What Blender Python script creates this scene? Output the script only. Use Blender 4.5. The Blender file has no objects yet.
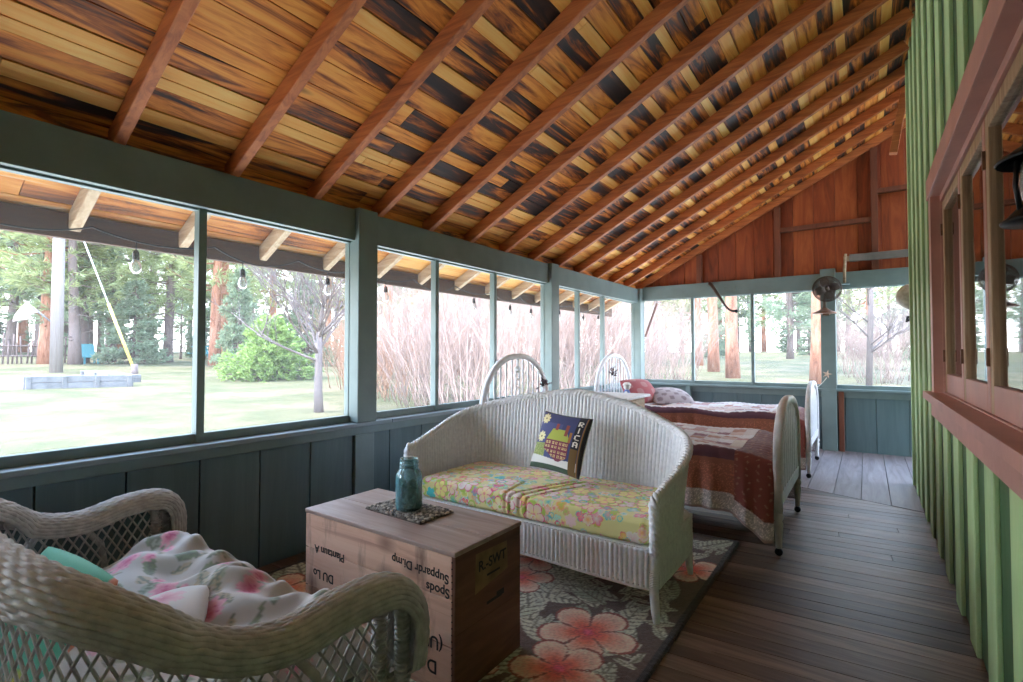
import bpy, bmesh, math, random
import numpy as np
from mathutils import Vector, Matrix
random.seed(7); RNG = np.random.default_rng(7)
scene = bpy.context.scene
COL = scene.collection
PI = math.pi

# ------------------------------------------------------------------ helpers
class MB:
    """collects vertices and faces; build() links them as one mesh object"""
    def __init__(s): s.v=[]; s.f=[]; s.m=[]; s.sm=[]
    def add(s, vs, fs, m=0, smooth=False):
        b=len(s.v); s.v.extend([tuple(p) for p in vs])
        for f in fs: s.f.append(tuple(b+i for i in f)); s.m.append(m); s.sm.append(smooth)
        return s
    def box(s, p0, p1, m=0, M=None):
        x0,y0,z0=p0; x1,y1,z1=p1
        vs=[(x0,y0,z0),(x1,y0,z0),(x1,y1,z0),(x0,y1,z0),(x0,y0,z1),(x1,y0,z1),(x1,y1,z1),(x0,y1,z1)]
        if M is not None: vs=[tuple(M@Vector(v)) for v in vs]
        return s.add(vs,[(0,3,2,1),(4,5,6,7),(0,1,5,4),(1,2,6,5),(2,3,7,6),(3,0,4,7)],m)
    def beam(s, a, b, w, h, up=(0,0,1), m=0):
        """box from a to b; w across, h along up, both centred"""
        a=Vector(a); b=Vector(b); t=(b-a).normalized(); r=t.cross(Vector(up)).normalized(); u=r.cross(t)
        vs=[]
        for p in (a,b):
            for i,j in ((-1,-1),(1,-1),(1,1),(-1,1)): vs.append(p+r*(w/2*i)+u*(h/2*j))
        return s.add(vs,[(0,1,2,3),(7,6,5,4),(0,4,5,1),(1,5,6,2),(2,6,7,3),(3,7,4,0)],m)
    def tube(s, pts, r, seg=8, m=0, closed=False, smooth=True):
        pts=[Vector(p) for p in pts]; n=len(pts)
        rs=r if hasattr(r,'__len__') else [r]*n
        vs=[]; fs=[]; prev=None
        for i,p in enumerate(pts):
            if closed: t=(pts[(i+1)%n]-pts[i-1])
            else: t=pts[min(i+1,n-1)]-pts[max(i-1,0)]
            if t.length<1e-9: t=Vector((0,0,1))
            t.normalize()
            if prev is None:
                a=Vector((0,0,1)) if abs(t.z)<0.9 else Vector((1,0,0))
                prev=t.cross(a).normalized()
            x=(prev-t*prev.dot(t))
            if x.length<1e-6: x=t.orthogonal()
            x.normalize(); prev=x; y=t.cross(x)
            for k in range(seg):
                a=2*PI*k/seg; vs.append(p+x*(rs[i]*math.cos(a))+y*(rs[i]*math.sin(a)))
        for i in range(n if closed else n-1):
            j=(i+1)%n
            for k in range(seg):
                l=(k+1)%seg; fs.append((i*seg+k,i*seg+l,j*seg+l,j*seg+k))
        if not closed:
            fs.append(tuple(reversed(range(seg)))); fs.append(tuple((n-1)*seg+k for k in range(seg)))
        return s.add(vs,fs,m,smooth)
    def lathe(s, prof, c=(0,0,0), seg=20, m=0, M=None, smooth=True):
        vs=[]; fs=[]
        for r,z in prof:
            for k in range(seg):
                a=2*PI*k/seg; v=Vector((r*math.cos(a),r*math.sin(a),z))
                if M is not None: v=M@v
                vs.append(Vector(c)+v)
        n=len(prof)
        for i in range(n-1):
            for k in range(seg):
                l=(k+1)%seg; fs.append((i*seg+k,i*seg+l,(i+1)*seg+l,(i+1)*seg+k))
        if prof[0][0]>1e-6: fs.append(tuple(reversed(range(seg))))
        if prof[-1][0]>1e-6: fs.append(tuple((n-1)*seg+k for k in range(seg)))
        return s.add(vs,fs,m,smooth)
    def grid(s, P, m=0, cu=False, cv=False, smooth=True):
        """P: array (nu,nv,3)"""
        nu,nv=P.shape[:2]; vs=P.reshape(-1,3).tolist(); fs=[]
        for i in range(nu if cu else nu-1):
            i2=(i+1)%nu
            for j in range(nv if cv else nv-1):
                j2=(j+1)%nv; fs.append((i*nv+j,i2*nv+j,i2*nv+j2,i*nv+j2))
        return s.add(vs,fs,m,smooth)
    def ball(s, c, r, seg=12, m=0, M=None):
        r=r if hasattr(r,'__len__') else (r,r,r)
        n=max(5,seg//2); vs=[]
        P=np.zeros((n+1,seg,3))
        for i in range(n+1):
            a=PI*i/n
            for k in range(seg):
                b=2*PI*k/seg; v=Vector((r[0]*math.sin(a)*math.cos(b),r[1]*math.sin(a)*math.sin(b),-r[2]*math.cos(a)))
                if M is not None: v=M@v
                P[i,k]=Vector(c)+v
        return s.grid(P,m,cv=True)
    def extrude(s, outline, d, m=0, M=None):
        """outline: (x,z) list in the local xz plane, extruded along y by d centred"""
        n=len(outline); vs=[(x,-d/2,z) for x,z in outline]+[(x,d/2,z) for x,z in outline]
        if M is not None: vs=[tuple(M@Vector(v)) for v in vs]
        fs=[tuple(range(n)),tuple(reversed(range(n,2*n)))]+[(i,i+n,(i+1)%n+n,(i+1)%n) for i in range(n)]
        return s.add(vs,fs,m)
    def mesh(s, name):
        me=bpy.data.meshes.new(name); me.from_pydata(s.v,[],s.f)
        me.polygons.foreach_set('material_index',s.m); me.polygons.foreach_set('use_smooth',s.sm)
        me.update(); return me
    def build(s, name, mats, parent=None, bevel=0, col=None, solid=0):
        me=s.mesh(name)
        for mt in (mats if isinstance(mats,(list,tuple)) else [mats]): me.materials.append(mt)
        if col is not None:
            at=me.color_attributes.new('pattern','FLOAT_COLOR','POINT')
            c=np.ones((len(s.v),4),np.float32); c[:,:3]=col; at.data.foreach_set('color',c.ravel())
        o=bpy.data.objects.new(name,me); COL.objects.link(o)
        if parent is not None:
            o.parent=parent
            root=parent
            while root.parent: root=root.parent
            if not root.get('local'): 
                if parent is root: o.location=-Vector(root.location)
        if solid:
            md=o.modifiers.new('thick','SOLIDIFY'); md.thickness=solid; md.offset=0
        if bevel:
            md=o.modifiers.new('bevel','BEVEL'); md.width=bevel; md.segments=2; md.limit_method='ANGLE'; md.angle_limit=0.9
        return o

def tag(o,label,cat,group=None,kind=None):
    o['label']=label; o['category']=cat
    if group: o['group']=group
    if kind: o['kind']=kind
    return o
def thing(name,label,cat,loc=(0,0,0),group=None,local=False,rz=0):
    o=bpy.data.objects.new(name,None); COL.objects.link(o); o.location=loc; o.rotation_euler=(0,0,rz); o.empty_display_size=.1
    if local: o['local']=1
    return tag(o,label,cat,group)
def struct(o,label=None,cat=None):
    o['kind']='structure'
    if label: o['label']=label
    if cat: o['category']=cat
    return o
def copy_tree(o,parent=None):
    c=o.copy(); COL.objects.link(c)
    if parent is not None:
        c.parent=parent; c.matrix_parent_inverse=o.matrix_parent_inverse.copy()
    for ch in list(o.children): copy_tree(ch,c)
    return c
def spline(pts,n):
    """Catmull-Rom through pts (any dimension), n samples evenly by length"""
    P=np.array(pts,float); P=np.vstack([2*P[0]-P[1],P,2*P[-1]-P[-2]])
    out=[]
    for i in range(1,len(P)-2):
        t=np.linspace(0,1,40,endpoint=False)[:,None]
        a,b,c,d=P[i-1],P[i],P[i+1],P[i+2]
        out.append(.5*((2*b)+(-a+c)*t+(2*a-5*b+4*c-d)*t*t+(-a+3*b-3*c+d)*t**3))
    out=np.vstack(out+[P[-2][None]])
    L=np.concatenate([[0],np.cumsum(np.linalg.norm(np.diff(out[:,:3],axis=0),axis=1))])
    s=np.linspace(0,L[-1],n)
    return np.stack([np.interp(s,L,out[:,k]) for k in range(out.shape[1])],1),L[-1]
def text_geo(body,size):
    cu=bpy.data.curves.new('lettering','FONT'); cu.body=body; cu.size=size; cu.extrude=0.0006; cu.offset=0.0008
    o=bpy.data.objects.new('lettering',cu); COL.objects.link(o); bpy.context.view_layer.update()
    dg=bpy.context.evaluated_depsgraph_get(); me=bpy.data.meshes.new_from_object(o.evaluated_get(dg))
    vs=[v.co.copy() for v in me.vertices]; fs=[tuple(p.vertices) for p in me.polygons]
    bpy.data.objects.remove(o); bpy.data.meshes.remove(me); bpy.data.curves.remove(cu)
    return vs,fs

# ------------------------------------------------------------------ materials
def nodes(name):
    m=bpy.data.materials.new(name); m.use_nodes=True; nt=m.node_tree
    return m,nt,nt.nodes['Principled BSDF'],(lambda t,**k:_n(nt,t,k)),nt.links.new
def _n(nt,t,k):
    n=nt.nodes.new(t)
    for a,b in k.items():
        if a.startswith('i_'):
            n.inputs[a[2:].replace('_',' ')].default_value=b
        else: setattr(n,a,b)
    return n
def ramp(N,stops):
    r=N('ShaderNodeValToRGB'); e=r.color_ramp.elements
    while len(e)<len(stops): e.new(.5)
    for el,(p,c) in zip(e,stops): el.position=p; el.color=(*c,1)
    return r
def simple(name,c,rough=.6,var=.15,scale=12,bump=.0,metal=0,bscale=60,stretch=(1,1,1)):
    m,nt,b,N,L=nodes(name)
    tc=N('ShaderNodeTexCoord'); mp=N('ShaderNodeMapping'); mp.inputs['Scale'].default_value=stretch
    L(tc.outputs['Object'],mp.inputs['Vector'])
    nz=N('ShaderNodeTexNoise',i_Scale=scale,i_Detail=4.0); L(mp.outputs[0],nz.inputs['Vector'])
    lo=tuple(x*(1-var) for x in c); hi=tuple(min(1,x*(1+var)) for x in c)
    r=ramp(N,[(.3,lo),(.7,hi)]); L(nz.outputs['Fac'],r.inputs[0]); L(r.outputs[0],b.inputs['Base Color'])
    b.inputs['Roughness'].default_value=rough; b.inputs['Metallic'].default_value=metal
    if bump:
        n2=N('ShaderNodeTexNoise',i_Scale=bscale,i_Detail=3.0); L(mp.outputs[0],n2.inputs['Vector'])
        bp=N('ShaderNodeBump',i_Strength=bump,i_Distance=.01); L(n2.outputs['Fac'],bp.inputs['Height']); L(bp.outputs[0],b.inputs['Normal'])
    return m
def wood(name,stops,axis,along=1.2,across=16,rough=.55,island=.35,bump=.15,knots=.0):
    """streaky wood; axis = grain direction index; per-board tone from random-per-island"""
    m,nt,b,N,L=nodes(name)
    tc=N('ShaderNodeTexCoord'); geo=N('ShaderNodeNewGeometry')
    off=N('ShaderNodeVectorMath',operation='SCALE'); L(tc.outputs['Object'],off.inputs[0]); off.inputs['Scale'].default_value=1
    add=N('ShaderNodeVectorMath',operation='MULTIPLY_ADD'); 
    comb=N('ShaderNodeCombineXYZ')
    mul=N('ShaderNodeMath',operation='MULTIPLY'); L(geo.outputs['Random Per Island'],mul.inputs[0]); mul.inputs[1].default_value=37.0
    for k in range(3): L(mul.outputs[0],comb.inputs[k])
    sc=[across]*3; sc[axis]=along
    add.inputs[1].default_value=sc; L(tc.outputs['Object'],add.inputs[0]); L(comb.outputs[0],add.inputs[2])
    nz=N('ShaderNodeTexNoise',i_Scale=1.0,i_Detail=6.0,i_Roughness=.62,i_Distortion=1.0); L(add.outputs[0],nz.inputs['Vector'])
    mx=N('ShaderNodeMath',operation='MULTIPLY_ADD'); L(geo.outputs['Random Per Island'],mx.inputs[0]); mx.inputs[1].default_value=island; 
    sh=N('ShaderNodeMath',operation='SUBTRACT'); L(nz.outputs['Fac'],sh.inputs[0]); sh.inputs[1].default_value=island/2; L(sh.outputs[0],mx.inputs[2])
    r=ramp(N,stops); L(mx.outputs[0],r.inputs[0]); out=r.outputs[0]
    if knots:
        vo=N('ShaderNodeTexVoronoi',i_Scale=1.0); ks=[7]*3; ks[axis]=1.6
        if name=='old_crate_pine': ks=[4.5,0,7]
        mm=N('ShaderNodeVectorMath',operation='MULTIPLY_ADD'); mm.inputs[1].default_value=ks; L(tc.outputs['Object'],mm.inputs[0]); L(comb.outputs[0],mm.inputs[2]); L(mm.outputs[0],vo.inputs['Vector'])
        kr=ramp(N,[(.06,(1,1,1)),(.16 if name!='old_crate_pine' else .34,(0,0,0))]); L(vo.outputs['Distance'],kr.inputs[0])
        mix=N('ShaderNodeMix',data_type='RGBA'); kf=N('ShaderNodeMath',operation='MULTIPLY'); L(kr.outputs[0],kf.inputs[0]); kf.inputs[1].default_value=knots
        L(kf.outputs[0],mix.inputs[0]); L(out,mix.inputs[6]); mix.inputs[7].default_value=(*stops[0][1],1); out=mix.outputs[2]
    if name=='old_crate_pine':
        sm=N('ShaderNodeMapping'); sm.inputs['Scale'].default_value=(9,2,2.2); L(tc.outputs['Object'],sm.inputs['Vector'])
        sn=N('ShaderNodeTexNoise',i_Scale=1.0,i_Detail=5.0,i_Roughness=.6); L(sm.outputs[0],sn.inputs['Vector']); sr=ramp(N,[(.55,(0,0,0)),(.72,(.85,.85,.85))]); L(sn.outputs['Fac'],sr.inputs[0])
        m2=N('ShaderNodeMix',data_type='RGBA'); L(sr.outputs[0],m2.inputs[0]); L(out,m2.inputs[6]); m2.inputs[7].default_value=(.13,.065,.045,1); out=m2.outputs[2]
    L(out,b.inputs['Base Color']); b.inputs['Roughness'].default_value=rough
    if bump:
        bp=N('ShaderNodeBump',i_Strength=bump,i_Distance=.006); L(nz.outputs['Fac'],bp.inputs['Height']); L(bp.outputs[0],b.inputs['Normal'])
    return m
def patterned(name,rough=.9,bump=.4,bscale=500,sheen=.2):
    m,nt,b,N,L=nodes(name)
    at=N('ShaderNodeAttribute',attribute_name='pattern'); L(at.outputs['Color'],b.inputs['Base Color'])
    b.inputs['Roughness'].default_value=rough; b.inputs['Sheen Weight'].default_value=sheen
    tc=N('ShaderNodeTexCoord'); n2=N('ShaderNodeTexNoise',i_Scale=bscale,i_Detail=2.0); L(tc.outputs['Object'],n2.inputs['Vector'])
    bp=N('ShaderNodeBump',i_Strength=bump,i_Distance=.004); L(n2.outputs['Fac'],bp.inputs['Height']); L(bp.outputs[0],b.inputs['Normal'])
    return m
def foliage(name,c0,c1,trans=.35):
    m,nt,b,N,L=nodes(name)
    geo=N('ShaderNodeNewGeometry'); r=ramp(N,[(0,c0),(1,c1)]); L(geo.outputs['Random Per Island'],r.inputs[0])
    L(r.outputs[0],b.inputs['Base Color']); b.inputs['Roughness'].default_value=.7
    tr=N('ShaderNodeBsdfTranslucent'); L(r.outputs[0],tr.inputs['Color'])
    mx=N('ShaderNodeMixShader'); mx.inputs[0].default_value=trans; L(b.outputs[0],mx.inputs[1]); L(tr.outputs[0],mx.inputs[2])
    L(mx.outputs[0],nt.nodes['Material Output'].inputs['Surface'])
    return m

TEAL=simple('teal_green_paint',(.180,.240,.235),.5,.10,5,.12,bscale=30,stretch=(1,1,1))
TEALD=wood('blue_green_painted_boards',[(.25,(.085,.135,.145)),(.75,(.125,.185,.195))],2,1.2,14,.5,.25,.15)
SILLW=wood('worn_pale_sill_paint',[(.3,(.20,.26,.28)),(.7,(.32,.38,.41))],1,1.5,25,.55,.1,.2)
CEIL=wood('burnt_pine_boards',[(.30,(.020,.015,.017)),(.41,(.060,.028,.022)),(.47,(.30,.080,.018)),(.55,(.70,.23,.040)),(.64,(.88,.37,.07)),(.82,(.92,.48,.12))],1,1.3,13,.6,.24,.2,.5)
CEILL=wood('light_pine_boards',[(.20,(.55,.16,.03)),(.42,(.90,.42,.09)),(.70,(.97,.62,.20))],1,1.2,20,.6,.15,.15,.4)
EAVE=wood('weathered_eave_boards',[(.32,(.12,.035,.010)),(.44,(.55,.17,.025)),(.56,(.72,.33,.07)),(.74,(.62,.50,.36))],1,1.2,13,.65,.2,.15,.3)
RAFT=wood('rafter_wood',[(.25,(.24,.062,.022)),(.5,(.50,.15,.045)),(.8,(.66,.25,.08))],0,2.0,22,.55,.16,.2,.4)
RAFTG=wood('grey_rafter_tail',[(.25,(.30,.18,.10)),(.6,(.55,.42,.28)),(.85,(.62,.54,.42))],0,2.0,25,.7,.1,.2,.5)
FASC=wood('brown_fascia_wood',[(.25,(.035,.014,.006)),(.8,(.12,.05,.020))],1,1.5,25,.7,.1,.2)
GABLE=wood('red_brown_gable_boards',[(.2,(.12,.022,.009)),(.5,(.29,.056,.015)),(.8,(.44,.11,.03))],2,1.6,12,.5,.30,.15,.6)
STUD=wood('dark_stud_wood',[(.2,(.10,.03,.016)),(.8,(.24,.07,.03))],2,1.6,18,.55,.2,.15)
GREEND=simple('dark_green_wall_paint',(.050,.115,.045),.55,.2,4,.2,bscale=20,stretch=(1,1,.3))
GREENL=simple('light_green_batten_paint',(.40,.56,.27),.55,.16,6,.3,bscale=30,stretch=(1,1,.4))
FLOORN=wood('worn_brown_floor_boards',[(.20,(.032,.018,.011)),(.5,(.125,.076,.050)),(.80,(.29,.20,.15))],0,1.2,16,.46,.42,.35,.3)
FLOORF=wood('pale_grey_floor_boards',[(.2,(.11,.08,.075)),(.6,(.27,.22,.215)),(.85,(.36,.30,.295))],1,1.4,16,.5,.2,.25,.3)
WINW=simple('red_brown_window_paint',(.50,.25,.20),.45,.12,5,.1,bscale=25)
WINR=wood('bare_worn_sash_wood',[(.25,(.24,.13,.075)),(.5,(.42,.27,.15)),(.8,(.56,.42,.26))],2,2.0,30,.55,.1,.2)
WHITE=simple('white_wicker_paint',(.87,.89,.95),.5,.08,40,.15,bscale=220)
WICK=simple('aged_wicker_paint',(.50,.475,.45),.6,.22,30,.2,bscale=200)
BEDP=simple('chipped_white_bed_paint',(.70,.69,.70),.45,.1,18,.08,bscale=60)
BLACK=simple('black_metal',(.02,.02,.022),.4,.2,20,0,metal=.6)
BRONZE=simple('dark_bronze_metal',(.09,.065,.05),.45,.25,30,0,metal=.5)
RUSTY=simple('rusty_brown_metal',(.20,.10,.06),.5,.3,30,0,metal=.4)
CREAMP=simple('cream_cloth',(.75,.72,.66),.85,.08,40,.2,bscale=300)
CRATE=wood('old_crate_pine',[(.20,(.15,.07,.05)),(.36,(.52,.29,.21)),(.46,(.70,.43,.31)),(.75,(.82,.57,.43))],0,1.3,12,.6,.14,.2,.7)
CRATEE=wood('shaded_crate_end_wood',[(.2,(.07,.026,.016)),(.5,(.16,.066,.038)),(.8,(.26,.12,.07))],1,1.6,12,.6,.1,.2,.5)  # crate wood darkened: the shade on the ends is in the colour
CRATET=wood('worn_crate_lid_wood',[(.2,(.19,.12,.095)),(.5,(.36,.255,.22)),(.8,(.50,.39,.35))],0,1.3,14,.5,.08,.2,.3)
INK=simple('black_ink',(.012,.012,.014),.7,.1)
PAPER=simple('brown_paper',(.24,.15,.07),.8,.3,14)
PEB1=simple('grey_pebble',(.36,.32,.28),.5,.3,60)
PEB2=simple('dark_pebble',(.12,.10,.08),.45,.3,60)
PEB3=simple('tan_pebble',(.60,.52,.42),.5,.2,60)
BARKR=wood('red_pine_bark',[(.25,(.12,.045,.027)),(.5,(.34,.145,.085)),(.8,(.48,.27,.19))],2,1.2,6,.85,.1,.5)
BARKD=wood('grey_brown_bark',[(.25,(.08,.055,.05)),(.5,(.19,.14,.13)),(.8,(.15,.12,.115))],2,1.2,6,.85,.1,.5)
TWIG=simple('pale_twig_bark',(.15,.12,.115),.8,.2,3)
TWIGB=simple('pinkish_willow_bark',(.37,.26,.225),.8,.25,2)
TWIGR=simple('rust_willow_bark',(.36,.20,.13),.8,.25,2)
NEED=foliage('pine_needles',(.17,.21,.085),(.46,.51,.25),.4)
NEEDB=foliage('blue_green_needles',(.15,.21,.13),(.38,.45,.30),.4)
NEEDF=foliage('bright_fir_needles',(.15,.24,.06),(.38,.50,.16),.35)
POLE=wood('grey_pole_wood',[(.2,(.20,.17,.165)),(.8,(.34,.31,.32))],2,.8,20,.8,.05,.2)
PLANK=simple('silver_plank_wood',(.16,.16,.165),.8,.2,4)
FLAGC=simple('faded_flag_cloth',(.52,.42,.39),.9,.05,5)
YEL=simple('yellow_guy_guard',(.80,.62,.12),.5,.05)
WIRE=simple('steel_wire',(.62,.62,.62),.4,.05,metal=.3)
TEALP=simple('teal_plastic',(.06,.26,.30),.5,.05)
DIRT=simple('brown_dirt',(.20,.13,.10),.9,.2,8,.4)
PATRUG=patterned('rug_wool',.95,.7,260,.3)
PATCLOTH=patterned('printed_cotton',.85,.15,400)
PATQUILT=patterned('quilted_cotton',.9,.35,120)

# screens, glass, bulbs
def screen_mat():
    m,nt,b,N,L=nodes('insect_screen_mesh')
    b.inputs['Base Color'].default_value=(.62,.64,.68,1); b.inputs['Roughness'].default_value=.7
    tl=N('ShaderNodeBsdfTranslucent'); tl.inputs[0].default_value=(.62,.64,.68,1)
    a=N('ShaderNodeMixShader'); a.inputs[0].default_value=.6; L(b.outputs[0],a.inputs[1]); L(tl.outputs[0],a.inputs[2])
    t=N('ShaderNodeBsdfTransparent'); mx=N('ShaderNodeMixShader'); mx.inputs[0].default_value=.075
    L(t.outputs[0],mx.inputs[1]); L(a.outputs[0],mx.inputs[2]); L(mx.outputs[0],nt.nodes['Material Output'].inputs['Surface']); return m
SCREEN=screen_mat()
def glass_mat(name,tint,refl=1.0):
    m,nt,b,N,L=nodes(name)
    t=N('ShaderNodeBsdfTransparent'); t.inputs[0].default_value=(*tint,1); g=N('ShaderNodeBsdfGlossy'); g.inputs['Roughness'].default_value=.02
    fr=N('ShaderNodeFresnel'); fr.inputs['IOR'].default_value=1.5
    mu=N('ShaderNodeMath',operation='MULTIPLY'); mu.use_clamp=True; L(fr.outputs[0],mu.inputs[0]); mu.inputs[1].default_value=refl
    mx=N('ShaderNodeMixShader'); L(mu.outputs[0],mx.inputs[0]); L(t.outputs[0],mx.inputs[1]); L(g.outputs[0],mx.inputs[2])
    L(mx.outputs[0],nt.nodes['Material Output'].inputs['Surface']); return m
PANE=glass_mat('window_glass',(.80,.84,.82),1.6)
BULBG=glass_mat('clear_bulb_glass',(.93,.95,.96),1.5)
JARG=glass_mat('aqua_jar_glass',(.86,.95,.965),1.4)
def _cloud(mt,col,fac):
    nt=mt.node_tree; N=lambda t,**k:_n(nt,t,k); out=nt.nodes['Material Output']; src=out.inputs['Surface'].links[0].from_socket
    d=N('ShaderNodeBsdfDiffuse'); d.inputs[0].default_value=col; mx=N('ShaderNodeMixShader'); mx.inputs[0].default_value=fac
    nt.links.new(src,mx.inputs[1]); nt.links.new(d.outputs[0],mx.inputs[2]); nt.links.new(mx.outputs[0],out.inputs['Surface'])
_cloud(JARG,(.38,.82,.92,1),.17); _cloud(BULBG,(.85,.85,.85,1),.25)
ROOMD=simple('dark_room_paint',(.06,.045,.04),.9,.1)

# ------------------------------------------------------------------ setting
XL=-2.99; XR=.375; YN=-2.0; YF=7.95; SL=.519
def zr(x): return 2.31+SL*(x-XL)           # underside of the rafters
ST=math.sqrt(1+SL*SL)

# floor
B=MB(); ca,sa=math.cos(.075),math.sin(.075)
def seam(x): return 5.40-.36*(x+.05)
def clip(poly,f):
    out=[]
    for i in range(len(poly)):
        a,b=poly[i],poly[(i+1)%len(poly)]; fa,fb=f(a),f(b)
        if fa>=0: out.append(a)
        if (fa>=0)!=(fb>=0):
            t=fa/(fa-fb); out.append((a[0]+(b[0]-a[0])*t,a[1]+(b[1]-a[1])*t))
    return out
def slab(B,poly,z0,z1,m=0):
    n=len(poly)
    if n<3: return
    B.add([(x,y,z0) for x,y in poly]+[(x,y,z1) for x,y in poly],[tuple(reversed(range(n))),tuple(range(n,2*n))]+[(i,(i+1)%n,(i+1)%n+n,i+n) for i in range(n)],m)
w=.105; v=-2.6
while v<8.4:
    u=-4.2+random.random()*1.5-1.5
    while u<2.5:
        ln=random.uniform(2.2,4.2)
        q=[(u,v),(u+ln-.003,v),(u+ln-.003,v+w-.004),(u,v+w-.004)]
        q=[(a*ca-b*sa,a*sa+b*ca) for a,b in q]
        for f in (lambda p:p[0]-XL-.0,lambda p:.42-p[0],lambda p:p[1]-YN,lambda p:seam(p[0])-p[1]):
            q=clip(q,f)
            if len(q)<3: break
        if len(q)>=3: slab(B,q,-.03,random.uniform(-.0015,.0),0)
        u+=ln
    v+=w
x=XL
while x<2.6:
    q=[(x,2),(x+.205,2),(x+.205,YF+.02),(x,YF+.02)]
    q=clip(q,lambda p:p[1]-seam(p[0])-.004)
    if x>.3: q=clip(q,lambda p:p[1]-6.25)
    slab(B,q,-.03,random.uniform(.001,.004),1); x+=.21
B.box((XL-.1,YN,-.06),(2.6,YF+.1,-.031),0)
struct(B.build('floor',[FLOORN,FLOORF]),'worn brown board floor of the porch')

# ground outside
def gz(x,y):
    r=math.hypot(max(0,-3.1-x),max(0,y-8.1)); return -.35+.03*min(r,60)+.03*math.sin(x*.35)*math.sin(y*.28)*min(1,r/5)
def ground_mat():
    m,nt,b,N,L=nodes('pale_spring_grass')
    tc=N('ShaderNodeTexCoord'); n1=N('ShaderNodeTexNoise',i_Scale=.55,i_Detail=6.0,i_Roughness=.65); n2=N('ShaderNodeTexNoise',i_Scale=14.0,i_Detail=4.0,i_Roughness=.7)
    L(tc.outputs['Object'],n1.inputs['Vector']); L(tc.outputs['Object'],n2.inputs['Vector'])
    r1=ramp(N,[(.36,(.058,.064,.017)),(.50,(.100,.088,.035)),(.64,(.155,.118,.065))]); L(n1.outputs['Fac'],r1.inputs[0])
    r2=ramp(N,[(.3,(.72,.72,.72)),(.7,(1.15,1.15,1.15))]); L(n2.outputs['Fac'],r2.inputs[0])
    mx=N('ShaderNodeMix',data_type='RGBA',blend_type='MULTIPLY'); mx.inputs[0].default_value=1; L(r1.outputs[0],mx.inputs[6]); L(r2.outputs[0],mx.inputs[7])
    L(mx.outputs[2],b.inputs['Base Color']); b.inputs['Roughness'].default_value=.95
    bp=N('ShaderNodeBump',i_Strength=.6,i_Distance=.05); L(n2.outputs['Fac'],bp.inputs['Height']); L(bp.outputs[0],b.inputs['Normal']); return m
xs=np.concatenate([np.linspace(-130,-30,26),np.linspace(-29,30,60),np.linspace(34,120,10)]); ys=np.concatenate([np.linspace(-60,-4,15),np.linspace(-3,40,44),np.linspace(44,140,25)])
P=np.array([[(a,b,gz(a,b)) for b in ys] for a in xs]); B=MB(); B.grid(P); struct(B.build('ground_lawn',ground_mat()),'pale spring lawn around the porch')

xs=np.linspace(-8.3,-3.2,24); ys=np.linspace(-9,13,40); P=np.array([[(a,b,gz(a,b)+.012) for b in ys] for a in xs]); B=MB(); B.grid(P)
xs=np.linspace(-3.2,4,20); ys=np.linspace(8.05,15,20); P=np.array([[(a,b,gz(a,b)+.012) for b in ys] for a in xs]); B.grid(P)
struct(B.build('gravel_reflector',simple('bounce_gravel',(.80,.72,.60),.9,.08,30,.4,bscale=90)),'added pale gravel apron bouncing daylight into the porch')  # unseen apron, added to bounce sunlight up onto the ceiling
# left wall: knee boards, beam, sill, posts, screened windows
B=MB(); y=1.626-.336*11
while y<YF:
    B.box((XL-.025,y+.007,-.02),(XL,min(y+.336,YF),.72)); y+=.336
B.box((XL-.055,YN,-.02),(XL-.03,YF,.72),0)
B.box((XL-.02,YN,.70),(XL+.022,YF,.757),1)
struct(B.build('wall_left',[TEALD,TEAL],bevel=.003),'dark blue-green knee wall of vertical boards under the long screens')
B=MB()
for a,b in ((YN,2.62),(2.625,5.3),(5.305,YF)): B.box((XL-.13,a,.757),(XL+.048,b,.785))
struct(B.build('trim_1',SILLW,bevel=.004),'worn pale sill board along the left screens')
B=MB(); B.box((XL-.13,YN,2.09),(XL,YF,2.315))
struct(B.build('trim_2',TEAL,bevel=.004),'long grey-green header beam over the left screens')
posts=[-.30,2.39,5.09,7.87]
for i,y in enumerate(posts):
    B=MB(); B.box((XL-.115,y-.085,.785),(XL+.045,y+.085,zr(XL+.045)-.01)); B.box((XL,y-.085,0),(XL+.02,y+.085,.70))
    struct(B.build('trim_%d'%(3+i),TEAL,bevel=.006),['grey-green post nearest the near end','big grey-green post left of the settee','grey-green post behind the arched headboard','grey-green corner post at the far end'][i])
mull=[[.45,1.31],[3.2,4.04],[5.84,6.6]]
def screen_window(n,axis,c,a,b,muls,z0,z1,label,out):
    """screened bay; axis 1 runs along y at x=c, axis 0 runs along x at y=c"""
    root=bpy.data.objects.new('window_%d'%n,None); COL.objects.link(root); struct(root,label)
    def bx(B,u0,u1,za,zb,d=.022):
        if axis==1: B.box((c-d,u0,za),(c+d,u1,zb))
        else: B.box((u0,c-d,za),(u1,c+d,zb))
    F=MB(); bx(F,a,b,z0,z0+.05); bx(F,a,b,z1-.012,z1); bx(F,a,a+.004,z0,z1,.012); bx(F,b-.004,b,z0,z1,.012)
    fo=F.build('frame',TEAL,root,bevel=.003); fo['kind']='structure'
    ed=[a]+muls+[b]
    for k in muls:
        F=MB(); bx(F,k-.021,k+.021,z0,z1,.03); F.build('mullion',TEAL,root,bevel=.003)
    for k in range(len(ed)-1):
        F=MB(); u0,u1=ed[k]+.005,ed[k+1]-.005
        if axis==1: vs=[(c+out,u0,z0+.02),(c+out,u1,z0+.02),(c+out,u1,z1),(c+out,u0,z1)]
        else: vs=[(u0,c+out,z0+.02),(u1,c+out,z0+.02),(u1,c+out,z1),(u0,c+out,z1)]
        F.add(vs,[(0,1,2,3)]); F.build('screen',SCREEN,root)
edges=[(posts[0]+.085,posts[1]-.085),(posts[1]+.085,posts[2]-.085),(posts[2]+.085,posts[3]-.085)]
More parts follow.
